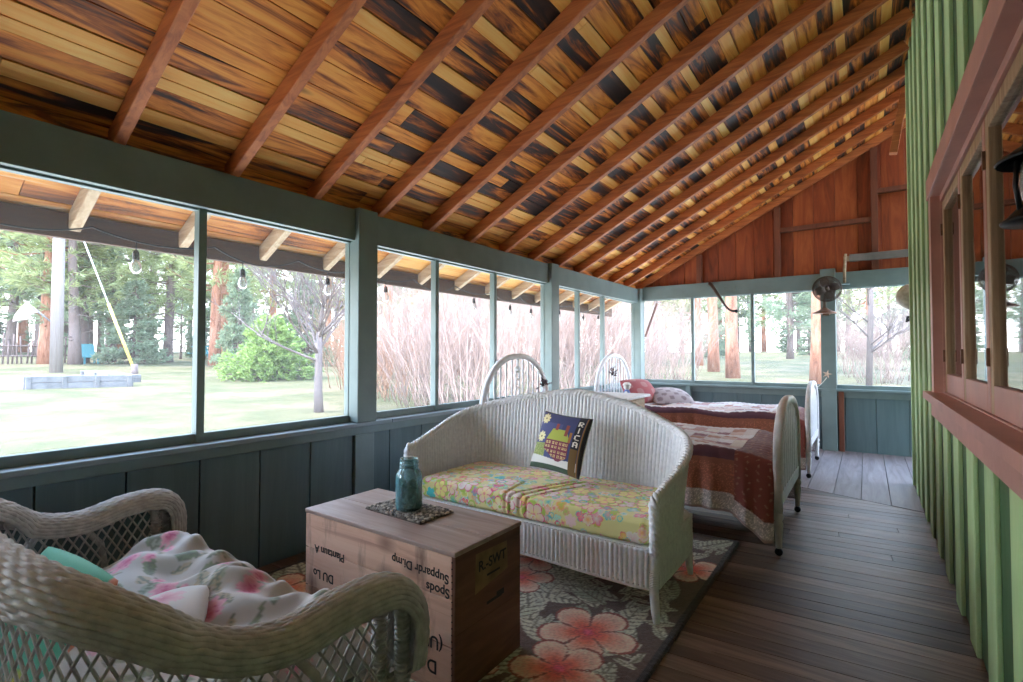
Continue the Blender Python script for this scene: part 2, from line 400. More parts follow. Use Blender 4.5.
for i,(e,mm) in enumerate(zip(edges,mull)):
    screen_window(i+1,1,XL-.07,e[0],e[1],mm,.785,2.09,['screened bay nearest the camera onto the lawn','middle screened bay behind the settee','far screened bay on the long side'][i],-.012)
screen_window(4,1,XL-.07,YN,posts[0]-.085,[-1.1],.785,2.09,'screened bay at the near end',-.012)

# far wall
B=MB(); x=.091-.33*10
while x<2.6:
    B.box((x+.007,YF,-.02),(x+.33,YF+.022,.79)); x+=.33
B.box((XL-.1,YF+.026,-.02),(2.6,YF+.05,.79),0)
B.box((XL,YF-.11,.785),(2.6,YF+.06,.815),1); B.box((XL,YF-.02,.70),(2.6,YF-.001,.785),1)
B.box((-2.26,YF-.10,0),(-2.20,YF-.0,.785),1)
struct(B.build('wall_far',[TEALD,TEAL],bevel=.003),'blue-green knee wall at the far end')
B=MB(); B.box((XL+.02,YF-.06,2.135),(2.6,YF+.06,2.345)); struct(B.build('trim_7',TEAL,bevel=.004),'green header beam over the far screens')
B=MB(); B.box((-.49,YF-.10,0),(-.32,YF+.05,2.40)); struct(B.build('trim_8',TEAL,bevel=.006),'grey-green post behind the round fan')
B=MB(); B.box((-.305,YF-.075,0),(-.245,YF-.0,.785)); struct(B.build('trim_9',STUD,bevel=.003),'bare brown stud beside the far post')
screen_window(5,0,YF-.01,XL+.045,-.49,[-2.17,-1.33],.815,2.135,'three part screened bay in the far wall',.012)
screen_window(6,0,YF-.01,-.32,2.5,[1.3],.815,2.135,'far screened bay right of the post',.012)
B=MB(); x=XL-.05
while x<2.6:
    z1=min(zr(x)+.06,9); z2=zr(x+.245)+.06
    B.add([(x,YF+.03,2.3),(x+.243,YF+.03,2.3),(x+.243,YF+.03,z2),(x,YF+.03,z1),(x,YF+.055,2.3),(x+.243,YF+.055,2.3),(x+.243,YF+.055,z2),(x,YF+.055,z1)],[(0,1,2,3),(7,6,5,4),(0,4,5,1),(1,5,6,2),(2,6,7,3),(3,7,4,0)]); x+=.248
B.add([(XL-.1,YF+.06,2.3),(2.6,YF+.06,2.3),(2.6,YF+.06,zr(2.6)+.15),(XL-.1,YF+.06,zr(XL)+.1)],[(0,1,2,3)])
struct(B.build('wall_far_gable',GABLE,bevel=.003),'red-brown board gable above the far beam')
for i,(xx,lab) in enumerate(((-2.064,'leftmost dark stud of the gable'),(-.998,'middle dark stud of the gable'),(.112,'right dark stud of the gable'))):
    B=MB(); B.box((xx-.035,YF-.06,2.345),(xx+.035,YF+.03,zr(xx)-.01)); struct(B.build('trim_%d'%(10+i),STUD,bevel=.003),lab)
B=MB(); B.box((-.963,YF-.05,2.97),(.077,YF+.03,3.03)); struct(B.build('trim_13',STUD,bevel=.003),'horizontal gable brace between two studs')
B=MB(); B.box((.147,YF-.05,3.32),(1.6,YF+.03,3.38)); struct(B.build('trim_14',STUD,bevel=.003),'short high gable brace beside the green wall')

# roof: boards (ceiling), eave boards, rafters
def slope_slab(B,x0,x1,y0,y1,t,m,lift=.115,sag=0):
    n=Vector((-SL,0,1))/ST
    a=Vector((x0,0,zr(x0)))+n*lift; b=Vector((x1,0,zr(x1)))+n*lift
    vs=[]
    for off in (0,t):
        for p,yy in ((a,y0),(b,y0),(b,y1),(a,y1)): vs.append(p+Vector((0,yy,0))+n*off)
    B.add(vs,[(0,3,2,1),(4,5,6,7),(0,1,5,4),(1,2,6,5),(2,3,7,6),(3,0,4,7)],m)
B=MB(); x=-3.70; k=0; Rr=random.Random(5)
while x<.62:
    light = (k%3==2) if Rr.random()<.88 else (k%3==1)
    wd=Rr.uniform(.055,.08) if light else Rr.uniform(.085,.15)
    y=YN-.2-Rr.random()*2
    while y<YF+.35:
        ln=Rr.uniform(2.0,4.5); y1=min(y+ln,YF+.35)
        eav = x<-3.05
        slope_slab(B,x,x+wd-.004,max(y,YN-.2),y1-.003,.022,(2 if Rr.random()<.8 else 1) if eav else (1 if light else 0),.102+(0 if light else .006)); y+=ln
    x+=wd; k+=1
slope_slab(B,.62,2.7,6.3,YF+.3,.022,0,.102)
slope_slab(B,-3.70,.62,YN-.2,YF+.35,.02,0,.135)
struct(B.build('ceiling',[CEIL,CEILL,EAVE],bevel=.002),'pitched ceiling of burnt and light pine boards')
ry=[-1.8,-1.25,-.72,-.18,.36,.905,1.46,1.995,2.53,3.07,3.61,4.16,4.70,5.24,5.78,6.32,6.86,7.40,7.90]
for i,y in enumerate(ry):
    B=MB(); n=Vector((-SL,0,1))/ST
    x1=.36 if y<6.3 else 2.5
    a=Vector((XL-.05,y,zr(XL-.05)))+n*.05; b=Vector((x1,y,zr(x1)))+n*.05
    B.beam(a,b,.052,.10,up=n)
    B2=MB(); a2=Vector((-3.652,y,zr(-3.652)))+n*.05
    vs_before=len(B.v)
    B.beam(a2,Vector((XL-.052,y,zr(XL-.052)))+n*.05,.052,.10,up=n,m=1)
    struct(B.build('trim_%d'%(20+i),[RAFT,RAFTG],bevel=.005),'roof rafter over the porch')
B=MB(); B.box((-3.70,YN-.2,1.925),(-3.66,YF+.35,2.07)); struct(B.build('trim_40',FASC,bevel=.004),'brown fascia board at the eave')
B=MB(); B.box((XL-.11,YN,2.315),(XL-.07,YF,2.41)); struct(B.build('trim_41',CEIL),'blocking strip above the beam')
B=MB(); B.beam((.37,6.60,4.02),(.262,6.62,3.38),.07,.10,up=(0,1,0)); struct(B.build('trim_42',RAFT,bevel=.004),'short leaning timber at the top corner')

B=MB(); B.beam((XL+.0,8.12,1.55),(XL+.20,8.12,2.10),.03,.035,up=(0,1,0)); struct(B.build('trim_43',STUD,bevel=.004),'dark diagonal brace outside the corner post')
# right wall: board and batten
WY0,WY1,WZ0,WZ1=.75,4.06,1.0,2.33
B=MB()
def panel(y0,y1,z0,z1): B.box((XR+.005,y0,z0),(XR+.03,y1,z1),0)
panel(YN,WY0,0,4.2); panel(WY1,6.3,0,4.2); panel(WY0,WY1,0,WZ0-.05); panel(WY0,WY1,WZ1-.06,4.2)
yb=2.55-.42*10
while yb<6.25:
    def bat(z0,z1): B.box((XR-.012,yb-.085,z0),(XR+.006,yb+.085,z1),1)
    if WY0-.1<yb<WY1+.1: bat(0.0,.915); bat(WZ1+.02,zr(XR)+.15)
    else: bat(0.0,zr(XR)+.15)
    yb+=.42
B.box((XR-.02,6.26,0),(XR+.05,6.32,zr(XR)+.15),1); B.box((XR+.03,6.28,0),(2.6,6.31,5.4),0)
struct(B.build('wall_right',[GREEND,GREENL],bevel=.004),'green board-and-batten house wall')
# house window
B=MB()
def cas(y0,y1,z0,z1,d0,d1,m=0): B.box((XR-d0,y0,z0),(XR+d1,y1,z1),m)
cas(WY0-.02,WY1,WZ1-.10,WZ1+.02,.055,.02)             # head casing
cas(WY1-.11,WY1,WZ0,WZ1-.10,.045,.02); cas(WY0,WY0+.11,WZ0,WZ1-.10,.045,.02)
cas(WY0-.05,WY1+.06,WZ0,WZ0+.045,.085,.02); cas(WY0,WY1,WZ0-.10,WZ0,.05,.005)
cas(WY0+.11,WY1-.11,WZ1-.14,WZ1-.10,.0,.11); cas(WY1-.115,WY1-.11,WZ0+.045,WZ1-.1,.0,.11); cas(WY0+.11,WY1-.11,WZ0+.01,WZ0+.05,.0,.11)
win=bpy.data.objects.new('window_7',None); COL.objects.link(win); struct(win,'brown framed window in the green house wall')
B.build('casing',WINW,win,bevel=.005)
sy=[WY1-.115,3.26,2.62,1.98,1.34,.865]
for k in range(5):
    y1,y0=sy[k]-.006,sy[k+1]+.006; zb,zt=WZ0+.05,WZ1-.145
    S=MB(); d=(.030,.068)
    S.box((XR+d[0]-.02,y0,zb),(XR+d[1]-.02,y0+.055,zt),0); S.box((XR+d[0]-.02,y1-.055,zb),(XR+d[1]-.02,y1,zt),1)
    S.box((XR+d[0]-.02,y0+.055,zb),(XR+d[1]-.02,y1-.055,zb+.11),0); S.box((XR+d[0]-.02,y0+.055,zt-.06),(XR+d[1]-.02,y1-.055,zt),1)
    so=S.build('sash',[WINW,WINR],win,bevel=.004)
    G=MB(); G.box((XR+.030,y0+.05,zb+.10),(XR+.033,y1-.05,zt-.05)); G.build('pane',PANE,so)
    Hh=MB(); 
    for zz in (zb+.18,zt-.2): Hh.box((XR+.0,y1-.004,zz),(XR+.012,y1+.012,zz+.07))
    Hh.build('hinge',RUSTY,so)
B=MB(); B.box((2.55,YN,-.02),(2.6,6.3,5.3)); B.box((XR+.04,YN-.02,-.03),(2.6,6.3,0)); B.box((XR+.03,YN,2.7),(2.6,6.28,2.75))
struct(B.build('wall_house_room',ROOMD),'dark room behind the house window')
# near end wall, behind the camera
B=MB(); x=-3.1
while x<.4:
    zz=(zr(x)+.1,zr(x+.24)+.1); za=(-.02,-.02); zb=zz
    B.add([(x,YN,za[0]),(x+.24,YN,za[1]),(x+.24,YN,zb[1]),(x,YN,zb[0]),(x,YN-.03,za[0]),(x+.24,YN-.03,za[1]),(x+.24,YN-.03,zb[1]),(x,YN-.03,zb[0])],[(0,3,2,1),(4,5,6,7),(0,1,5,4),(1,2,6,5),(2,3,7,6),(3,0,4,7)])
    x+=.245
struct(B.build('wall_near',CREAMP),'pale board wall at the near end')

# ------------------------------------------------------------------ printed patterns (colour of the cloth itself)
def lerp(a,b,t): return np.asarray(a)+(np.asarray(b)-np.asarray(a))*t[...,None]
def put(C,mask,col): C[mask]=col if np.ndim(col)==1 else col[mask]
def flower(C,X,Y,cx,cy,R,n,rot,inner,outer,line,pw=1.0,eye=None):
    dx,dy=X-cx,Y-cy; r=np.hypot(dx,dy); th=np.arctan2(dy,dx)-rot
    c=np.abs(np.cos(n*th/2)); e=R*(.50+.50*c**.5)
    t=np.clip(r/e,0,1)**pw
    put(C,r<e,lerp(inner,outer,t))
    put(C,(r<e)&((c<.14)&(r>.22*R)|(r>e*.90)),np.array(line))
    if eye is not None: put(C,r<R*.16,np.array(eye))
def leaf(C,X,Y,cx,cy,L,Wd,rot,col,vein,cut=None):
    dx,dy=X-cx,Y-cy; a=dx*math.cos(rot)+dy*math.sin(rot); b=-dx*math.sin(rot)+dy*math.cos(rot)
    q=np.clip(1-(a/L)**2,0,1); ins=(np.abs(a)<L)&(np.abs(b)<Wd*q)
    put(C,ins,np.array(col))
    v=ins&((np.abs(b)<.06*Wd+.0025)|(np.abs(((a*1.0-np.abs(b)*.9)/(L*.22))%1-.5)<.13))
    put(C,v,np.array(vein))
def swirl(C,X,Y,cx,cy,R,col,w=.12):
    r=np.hypot(X-cx,Y-cy); put(C,np.abs(r-R)<R*w*1.6,np.array(col)); 
GLY={'R':["1110","1001","1001","1110","1010","1001"],'I':["010","010","010","010","010","010"],'C':["0111","1000","1000","1000","1000","0111"],'A':["0110","1001","1001","1111","1001","1001"]}

# ------------------------------------------------------------------ rug
gx=np.linspace(-2.86,-.715,290); gy=np.linspace(.35,3.70,440)
X,Y=np.meshgrid(gx,gy,indexing='ij'); C=np.zeros(X.shape+(3,)); C[:]=(.105,.062,.048)
rr=np.random.default_rng(3)
for k in range(230):
    s=.75+.35*rr.random(); leaf(C,X,Y,rr.uniform(-2.8,-.8),rr.uniform(.4,3.65),.20*s,.075*s,rr.uniform(0,PI),[(.50,.52,.41),(.36,.40,.29),(.56,.56,.44)][k%3],(.17,.16,.11))
for k in range(34):
    cx,cy,a=rr.uniform(-2.7,-.85),rr.uniform(.5,3.6),rr.uniform(0,6)
    for j in range(6):
        leaf(C,X,Y,cx+.035*j*math.cos(a)+.03*math.sin(a)*(1 if j%2 else -1),cy+.035*j*math.sin(a)-.03*math.cos(a)*(1 if j%2 else -1),.06,.018,a+(.8 if j%2 else -.8),(.50,.50,.40),(.2,.2,.13))
for q in range(9): leaf(C,X,Y,-.80-.028*q,1.62+.075*q-.0*q,.085,.024,(.5 if q%2 else 2.4),(.56,.56,.44),(.25,.24,.18))
for q in range(7): leaf(C,X,Y,-.79-.02*q,2.30+.07*q,.08,.03,(.4 if q%2 else 2.2),(.50,.52,.41),(.22,.22,.16))
fl=[(-1.054,2.107,.235),(-1.62,2.40,.19),(-1.03,1.80,.21),(-1.69,2.68,.20),(-.86,3.06,.19),(-1.34,1.62,.12),(-2.60,1.52,.21),(-2.2,1.1,.2),(-2.3,2.6,.2),(-1.3,3.25,.2),(-2.65,2.1,.17),(-1.5,1.0,.2),(-2.0,3.3,.18),(-1.0,1.1,.2),(-2.6,.6,.2),(-1.8,.6,.2)]
for i,(cx,cy,R) in enumerate(fl):
    dx,dy=X-cx,Y-cy; r=np.hypot(dx,dy); th=np.arctan2(dy,dx)+i*.7; c=np.abs(np.cos(2.5*th)); e=R*(.42+.58*c**.45)
    ins=r<e; t=np.clip(r/e,0,1)
    col=lerp((.60,.03,.06),(.80,.22,.13),np.clip(t*2.4,0,1)); col=np.where((t>.38)[...,None],lerp((.80,.22,.13),(.84,.56,.44),np.clip((t-.38)/.4,0,1)),col)
    st=(np.sin(th*55)*.5+.5)*(t<.8)*.35; col=col*(1-st[...,None]*.5)
    put(C,ins,col); put(C,ins&(((c<.16)&(r>.2*R))|(r>e*.93)),np.array((.30,.07,.05)))
    put(C,r<R*.10,np.array((.70,.10,.16)))
bd=(X>-.745)|(X<-2.83)|(Y<.38)|(Y>3.67); C[bd]=(.022,.016,.014)
C*= (1.32*(1+.5*(rr.random(X.shape)-.5)))[...,None]
Z=.010+.003*rr.random(X.shape); Z[0]=Z[-1]=0.001; Z[:,0]=Z[:,-1]=.001
P=np.stack([X,Y,Z],-1); B=MB(); B.grid(P)
o=B.build('area_rug',PATRUG,col=np.clip(C,0,1).reshape(-1,3)); tag(o,'dark area rug with salmon hibiscus flowers and sage leaves under the crate','rug')

# ------------------------------------------------------------------ wicker pieces
def frame_path(pts,n):
    S,L=spline(pts,n); T=np.gradient(S[:,:2],axis=0); T/=np.linalg.norm(T,axis=1)[:,None]+1e-9
    N=np.stack([T[:,1],-T[:,0]],1)          # right-hand normal in plan
    return S,L,T,N
def braid(B,pts,r,strand,pitch,m=0,n=3,seg=6):
    S,L=spline(pts,max(60,int(50*len(pts)))); n_s=int(L/.008)
    S,L=spline(pts,n_s); T=np.gradient(S,axis=0); T/=np.linalg.norm(T,axis=1)[:,None]
    a=np.cross(T,[0,0,1]); bad=np.linalg.norm(a,axis=1)<.35
    for i in range(len(a)):
        if bad[i]: a[i]=a[i-1] if i else np.cross(T[i],[0,1,0])
        a[i]-=T[i]*np.dot(a[i],T[i]); a[i]/=np.linalg.norm(a[i])+1e-9
    b=np.cross(a,T); s=np.linspace(0,L,n_s)
    for k in range(n):
        ph=2*PI*k/n+2*PI*s/pitch
        B.tube((S+a*(r*np.cos(ph))[:,None]+b*(r*np.sin(ph))[:,None]).tolist(),strand,seg,m)
# settee
root=thing('wicker_settee','white wicker settee with tall curved back behind the wooden crate','settee',(-1.64,2.68,0))
plan=[(-2.47,2.33,.655),(-2.475,2.6,.735),(-2.44,2.88,.83),(-2.30,3.02,.90),(-2.0,3.075,.965),(-1.63,3.085,1.005),(-1.27,3.06,.945),(-1.0,3.0,.84),(-.86,2.86,.765),(-.815,2.62,.665),(-.81,2.36,.60)]
nu=620; S,L,T,N=frame_path(plan,nu); s=np.linspace(0,L,nu); nv=34; v=np.linspace(0,1,nv)
Nout=-N; mid=np.array([-1.64,2.6])
if np.dot(Nout[nu//2],S[nu//2,:2]-mid)<0: Nout=-Nout
zb=.34; P=np.zeros((nu,nv,3))
lean=np.clip((S[:,1]-2.5)/.5,0,1)
for j in range(nv):
    z=zb+(S[:,2]-zb)*v[j]
    d=.0085*np.cos(2*PI*s/.0265)+.0018*np.cos(2*PI*s/.027+PI*(j%2))+ .07*lean*(v[j]**1.3)-.004
    P[:,j,0]=S[:,0]+Nout[:,0]*d; P[:,j,1]=S[:,1]+Nout[:,1]*d; P[:,j,2]=z
B=MB(); B.grid(P); B.build('back_and_arms',WHITE,root,solid=.012)
top=np.stack([S[:,0]+Nout[:,0]*(.07*lean-.004),S[:,1]+Nout[:,1]*(.07*lean-.004),S[:,2]],1)[::10]
pts=[(-2.462,2.335,.34),(-2.462,2.33,.5)]+top.tolist()+[(-.822,2.335,.585),(-.822,2.33,.5),(-.822,2.335,.34)]
B=MB(); braid(B,pts,.013,.013,.085); B.build('braided_rim',WHITE,root)
B=MB()
sk=[(-2.3,2.335),(-1.64,2.325),(-.98,2.335),(-.835,2.36),(-.822,2.45),(-.828,2.9),(-.87,3.03),(-1.0,3.07),(-1.64,3.09),(-2.3,3.07),(-2.43,3.04),(-2.475,2.9),(-2.48,2.45),(-2.46,2.36)]
S2,L2=spline([p+(0,) for p in sk+sk[:1]],760); T2=np.gradient(S2[:,:2],axis=0); T2/=np.linalg.norm(T2,axis=1)[:,None]; N2=np.stack([T2[:,1],-T2[:,0]],1); s2=np.linspace(0,L2,760)
n2=16; P=np.zeros((760,n2,3))
for j in range(n2):
    t=j/(n2-1); d=.007*np.cos(2*PI*s2/.0252)+.0015*(-1)**j
    zlo=.165+.022*np.exp(-((S2[:,0]+1.64)/.55)**2)*(S2[:,1]<2.5)
    P[:,j,0]=S2[:,0]+N2[:,0]*d; P[:,j,1]=S2[:,1]+N2[:,1]*d; P[:,j,2]=zlo+(.355-zlo)*t
B.grid(P); B.build('skirt',WHITE,root,solid=.01)
B=MB(); B.box((-2.44,2.36,.335),(-.84,3.03,.352)); B.build('seat_deck',WHITE,root)
B=MB(); B.tube([(p[0],p[1],.168+.02*math.exp(-((p[0]+1.64)/.55)**2)*(p[1]<2.5)) for p in S2[::8].tolist()],.011,6); B.build('bottom_rail',WHITE,root)
for lx,ly in ((-2.44,2.365),(-.838,2.365),(-2.42,3.0),(-.86,3.0)):
    B=MB(); dx=.02 if lx>-1.6 else -.02
    B.tube([(lx,ly,.34),(lx,ly,.18),(lx+dx*.5,ly-.008,.06),(lx+dx*.8,ly-.01,.013)],[.024,.024,.02,.015],10)
    for k in range(9): B.tube([(lx+.026*math.cos(a),ly+.026*math.sin(a),.18+k*.008) for a in np.linspace(0,2*PI,12,endpoint=False)],.004,5,closed=True)
    B.build('leg',WHITE,root)

# settee cushion with its printed cover
def cushion_box(x0,x1,y0,y1,z0,z1,rad,nu,nv,crown=.012):
    """closed loop cross-section in yz, along x; returns P (nu,nv,3), s coordinate"""
    cy,cz=(y0+y1)/2,(z0+z1)/2; hy,hz=(y1-y0)/2,(z1-z0)/2
    th=[];
    ln=[]
    pts=[]
    def arc(cx_,cz_,a0,a1,n):
        for a in np.linspace(a0,a1,n): pts.append((cx_+rad*math.cos(a),cz_+rad*math.sin(a)))
    arc(y0+rad,z0+rad,1.5*PI,PI,8); arc(y0+rad,z1-rad,PI,.5*PI,8); arc(y1-rad,z1-rad,.5*PI,0,8); arc(y1-rad,z0+rad,0,-.5*PI,8); pts.append(pts[0])
    q=np.array(pts); d=np.concatenate([[0],np.cumsum(np.hypot(*np.diff(q,axis=0).T))]); t=np.linspace(0,d[-1],nv,endpoint=False)
    yy=np.interp(t,d,q[:,0]); zz=np.interp(t,d,q[:,1])
    u=np.linspace(0,1,nu); xx=x0+(x1-x0)*u
    edge=np.minimum(1,np.minimum(xx-x0,x1-xx)/rad); k=np.sqrt(np.clip(1-(1-edge)**2,0,1)); k=np.maximum(k,.0)
    sy=1-(1-k)*rad/hy; sz=1-(1-k)*rad/hz
    P=np.zeros((nu,nv,3)); P[:,:,0]=xx[:,None]; P[:,:,1]=cy+(yy-cy)[None]*sy[:,None]; P[:,:,2]=cz+(zz-cz)[None]*sz[:,None]
    P[:,:,2]+=np.where(P[:,:,2]>cz,crown*np.sin(PI*u)[:,None]**.5*np.clip(np.sin(PI*(P[:,:,1]-y0)/(y1-y0)),0,1),0)
    return P,xx,t
P,xx,t=cushion_box(-2.37,-.865,2.352,2.98,.356,.485,.03,430,330)
Y_=P[:,:,1]; X_=P[:,:,0]
for (xm,sl,dp,wd) in ((-1.66,.45,.010,.010),(-1.60,.42,.012,.009),(-1.55,.5,.008,.008),(-1.70,-.1,.010,.010)):
    f=dp*np.exp(-((X_-xm-sl*(Y_-2.36))/wd)**2)*(Y_<2.8 if xm>-1.69 else Y_<2.6)
    P[:,:,2]-=f*(P[:,:,2]>.42); P[:,:,1]+=f*(Y_<2.37)
U,Vv=np.meshgrid(xx,t,indexing='ij'); C=np.zeros(U.shape+(3,)); rr=np.random.default_rng(11)
C[:]=(.76,.70,.30); pal=dict(pink=(.80,.10,.26),coral=(.88,.36,.30),teal=(.07,.55,.55),lime=(.45,.62,.10),yel=(.88,.78,.25),wht=(.86,.84,.72),org=(.88,.42,.10),pale=(.86,.62,.60),mint=(.45,.74,.58))
names=list(pal)
for k in range(800):
    cx,cy=rr.uniform(-2.4,-.84),rr.uniform(0,t[-1]); R=rr.uniform(.014,.042); a=pal[names[rr.integers(len(names))]]; b=pal[names[rr.integers(len(names))]]
    flower(C,U,Vv,cx,cy,R,int(rr.integers(3,7)),rr.uniform(0,6),a,b,pal[names[rr.integers(len(names))]])
for k in range(46):
    cx,cy=-2.34+1.46*((k*.618)%1),rr.uniform(0,.78); R=rr.uniform(.050,.075)
    flower(C,U,Vv,cx,cy,R*1.12,5,rr.uniform(0,6),pal['lime'],pal['lime'],pal['lime']); flower(C,U,Vv,cx,cy,R,5,rr.uniform(0,6),pal['yel'] if k%2 else pal['wht'],pal['pale'] if k%3 else pal['yel'],pal['pink'],eye=pal['coral'] if k%2 else pal['lime'])
for k in range(150):
    cx,cy=rr.uniform(-2.4,-.84),rr.uniform(0,t[-1]); swirl(C,U,Vv,cx,cy,rr.uniform(.01,.024),pal[['teal','pink','wht','lime','mint'][k%5]])
B=MB(); B.grid(P,cv=True); nvv=P.shape[1]
B.add([], []); B.f.append(tuple(range(nvv))); B.m.append(0); B.sm.append(False); B.f.append(tuple((P.shape[0]-1)*nvv+i for i in reversed(range(nvv)))); B.m.append(0); B.sm.append(False)
o=B.build('seat_cushion',PATCLOTH,col=C.reshape(-1,3)); tag(o,'long seat cushion in bright floral print on the white wicker settee','cushion')

# house-picture throw pillow
def patch_pillow(TLc,TRc,BLc,BRc,bulge,n,front=True):
    TLc,TRc,BLc,BRc=[np.array(p,float) for p in (TLc,TRc,BLc,BRc)]
    u=np.linspace(0,1,n); U,V=np.meshgrid(u,u,indexing='ij')
    base=(TLc[None,None]*((1-U)*V)[...,None]+TRc*(U*V)[...,None]+BLc*((1-U)*(1-V))[...,None]+BRc*(U*(1-V))[...,None])
    nrm=np.cross(TRc-BLc,TLc-BRc); nrm/=np.linalg.norm(nrm)
    e=(np.clip(4*U*(1-U),0,1)*np.clip(4*V*(1-V),0,1))**.42
    pin=.035*(np.sin(PI*U)[...,None]*((V-.5)*2)[...,None]*(-(TLc-BLc+TRc-BRc)/2)+np.sin(PI*V)[...,None]*((U-.5)*2)[...,None]*(-(TRc-TLc+BRc-BLc)/2))
    base=base+pin*.8
    return U,V,base+nrm*(bulge*e)[...,None],base-nrm*(bulge*e)[...,None]
U,V,Pf,Pb=patch_pillow((-1.757,2.90,.897),(-1.383,2.85,.874),(-1.793,2.76,.551),(-1.383,2.66,.540),.055,150)
C=np.zeros(U.shape+(3,)); C[:]=(.045,.055,.16); C[(V<.80)&(U<.55)]=(.07,.085,.22)
C[(U<.30)&(V<.42)]=(.22,.30,.08); 
rq=np.random.default_rng(2)
m=(U<.30)&(V<.42)&(rq.random(U.shape)<.25); C[m]=(.50,.50,.20)
C[V<.17+.10*np.abs(U-.5)]=(.78,.76,.72); C[V<.075]=(.045,.085,.05)
ho=(U>.27)&(U<.76)&(V>.15+.16*np.abs(U-.60)*0)&(V<.50)&(V>.33-.62*np.clip(U-.27,0,.32)+.62*np.clip(U-.59,0,1)*1.0); C[ho]=(.20,.035,.065)
for row in (.45,.38,.30,.23):
    for cx in (.31,.375,.45,.52,.60,.665,.72):
        w_=ho&(np.abs(U-cx)<.020)&(np.abs(V-row)<.022); C[w_]=(.80,.62,.28); C[w_&((np.abs(U-cx)<.005)|(np.abs(V-row)<.004))]=(.25,.05,.05)
rf=(V>.50)&(V<.70)&(U>.28+.45*(V-.50))&(U<.77-.55*(V-.50)); C[rf]=(.42,.47,.07)
C[(np.abs(U-.45)<.03)&(V>.68)&(V<.80)]=(.33,.06,.05); C[(np.abs(U-.66)<.03)&(V>.60)&(V<.80)]=(.30,.07,.05); C[(np.abs(U-.75)<.022)&(V>.5)&(V<.68)]=(.38,.16,.04)
for cx,cy in ((.13,.86),(.14,.53)): flower(C,U,V,cx,cy,.10,9,.3,(.80,.72,.35),(.86,.80,.50),(.75,.66,.30),eye=(.14,.10,.05))
C[(U>.80)&(U<.93)]=(.012,.012,.018); C[(U>.80)&(U<.93)&(V<.42)]=(.16,.09,.02); C[(np.abs(U-.945)<.010)]=(.30,.15,.05); C[U>.955]=(.02,.016,.015)
for gi,(ch,cy) in enumerate((('R',.86),('I',.74),('C',.62),('A',.50))):
    g=GLY[ch]; wv=len(g[0])
    for a,rowb in enumerate(g):
        for b_,bit in enumerate(rowb):
            if bit=='1': C[(np.abs(U-(.866+(b_-(wv-1)/2)*.020))<.0105)&(np.abs(V-(cy+(2.5-a)*.015))<.008)]=(.82,.78,.68)
C[V>.975]=(.03,.026,.028)
B=MB(); n=150; B.grid(Pf); B.grid(Pb); Cb=np.zeros_like(C); Cb[:]=(.72,.68,.58)
o=B.build('throw_pillow',PATCLOTH,col=np.concatenate([C.reshape(-1,3),Cb.reshape(-1,3)])); tag(o,'square throw pillow picturing a red house at night, on the settee','pillow')

# loveseat in the foreground (open lattice, thick rolled rim)
root=thing('wicker_loveseat','aged wicker loveseat with thick rolled rim and open lattice sides, before the crate','loveseat',(-1.93,.66,0))
half=[(-1.130,1.05,.33),(-1.122,1.062,.47),(-1.125,1.045,.545),(-1.14,.985,.588),(-1.155,.86,.590),(-1.18,.70,.565),(-1.215,.55,.60),(-1.275,.43,.69),(-1.40,.33,.755),(-1.65,.27,.785),(-1.93,.255,.795)]
full=half+[(-3.86-x,y,z) for x,y,z in reversed(half[:-1])]
def rim_surface(pts,r,npitch,nstr,n_u,n_v,a0=-75,a1=115):
    S,L=spline(pts,n_u); T=np.gradient(S,axis=0); T/=np.linalg.norm(T,axis=1)[:,None]
    cen=np.array([-1.93,.75]); O=np.zeros((n_u,3))
    Th=np.stack([T[:,0],T[:,1],np.zeros(n_u)],1); last=None
    for i in range(n_u):
        h=Th[i]; 
        o_=np.array([h[1],-h[0],0.0])
        if np.linalg.norm(h)<.45 or abs(S[i,0]+1.93)>.70: o_=np.array([1.0 if S[i,0]>-1.93 else -1.0,0,0])
        elif np.dot(o_[:2],S[i,:2]-cen)<0: o_=-o_
        o_-=T[i]*np.dot(o_,T[i]); O[i]=o_/np.linalg.norm(o_)
    for _ in range(30): O[1:-1]=(O[:-2]+O[1:-1]*2+O[2:])/4
    O-=T*np.sum(O*T,1)[:,None]; O/=np.linalg.norm(O,axis=1)[:,None]
    Nn=np.cross(O,T); 
    mi=n_u//2
    sg=np.sign(Nn[mi,2]); Nn*=sg
    s=np.linspace(0,L,n_u); th=np.radians(np.linspace(a0,a1,n_v)); P=np.zeros((n_u,n_v,3))
    end=np.clip(np.minimum(s,L-s)/.05,.35,1)
    for j in range(n_v):
        q=j/(n_v-1)*nstr; cell=int(q)
        d=.0019*np.cos(PI*s/npitch+PI*(cell%2))*abs(math.sin(PI*(q%1)))+.0034*abs(math.sin(PI*(q%1)))
        R=(r+d)*end
        P[:,j]=S+O*(R*1.05*math.sin(th[j]))[:,None]+Nn*(R*.95*math.cos(th[j]))[:,None]
    return P,S,O,Nn,s,L
P,S,O,Nn,s,L=rim_surface(full,.058,.026,18,900,121,-112,112)
B=MB(); B.grid(P); B.build('rolled_rim',WICK,root,solid=.006)
# lattice: two families of diagonals along the rim line, down to the seat
sel=[i for i in range(len(S)) if S[i,1]<1.02 or S[i,2]>.60]; i0,i1=sel[0],sel[-1]
S3,L3=spline([tuple(p) for p in S[i0:i1+1:6]],400)
def on(sv,z):
    k=np.clip(sv/L3*399,0,399); i=int(k); f=k-i; j=min(i+1,399); p=S3[i]*(1-f)+S3[j]*f
    return (p[0],p[1],z),p[2]
B=MB(); step=.040
for d in (1,-1):
    sv=-.6
    while sv<L3+.6:
        pts=[]; 
        for q in np.linspace(0,.62,22):
            a=sv+d*q*.62
            if a<0 or a>L3: continue
            p,zt=on(a,.335+q)
            if .335+q<zt-.0: pts.append(p)
        if len(pts)>2: B.tube(pts,.0042,5)
        sv+=step
B.build('lattice',WICK,root)
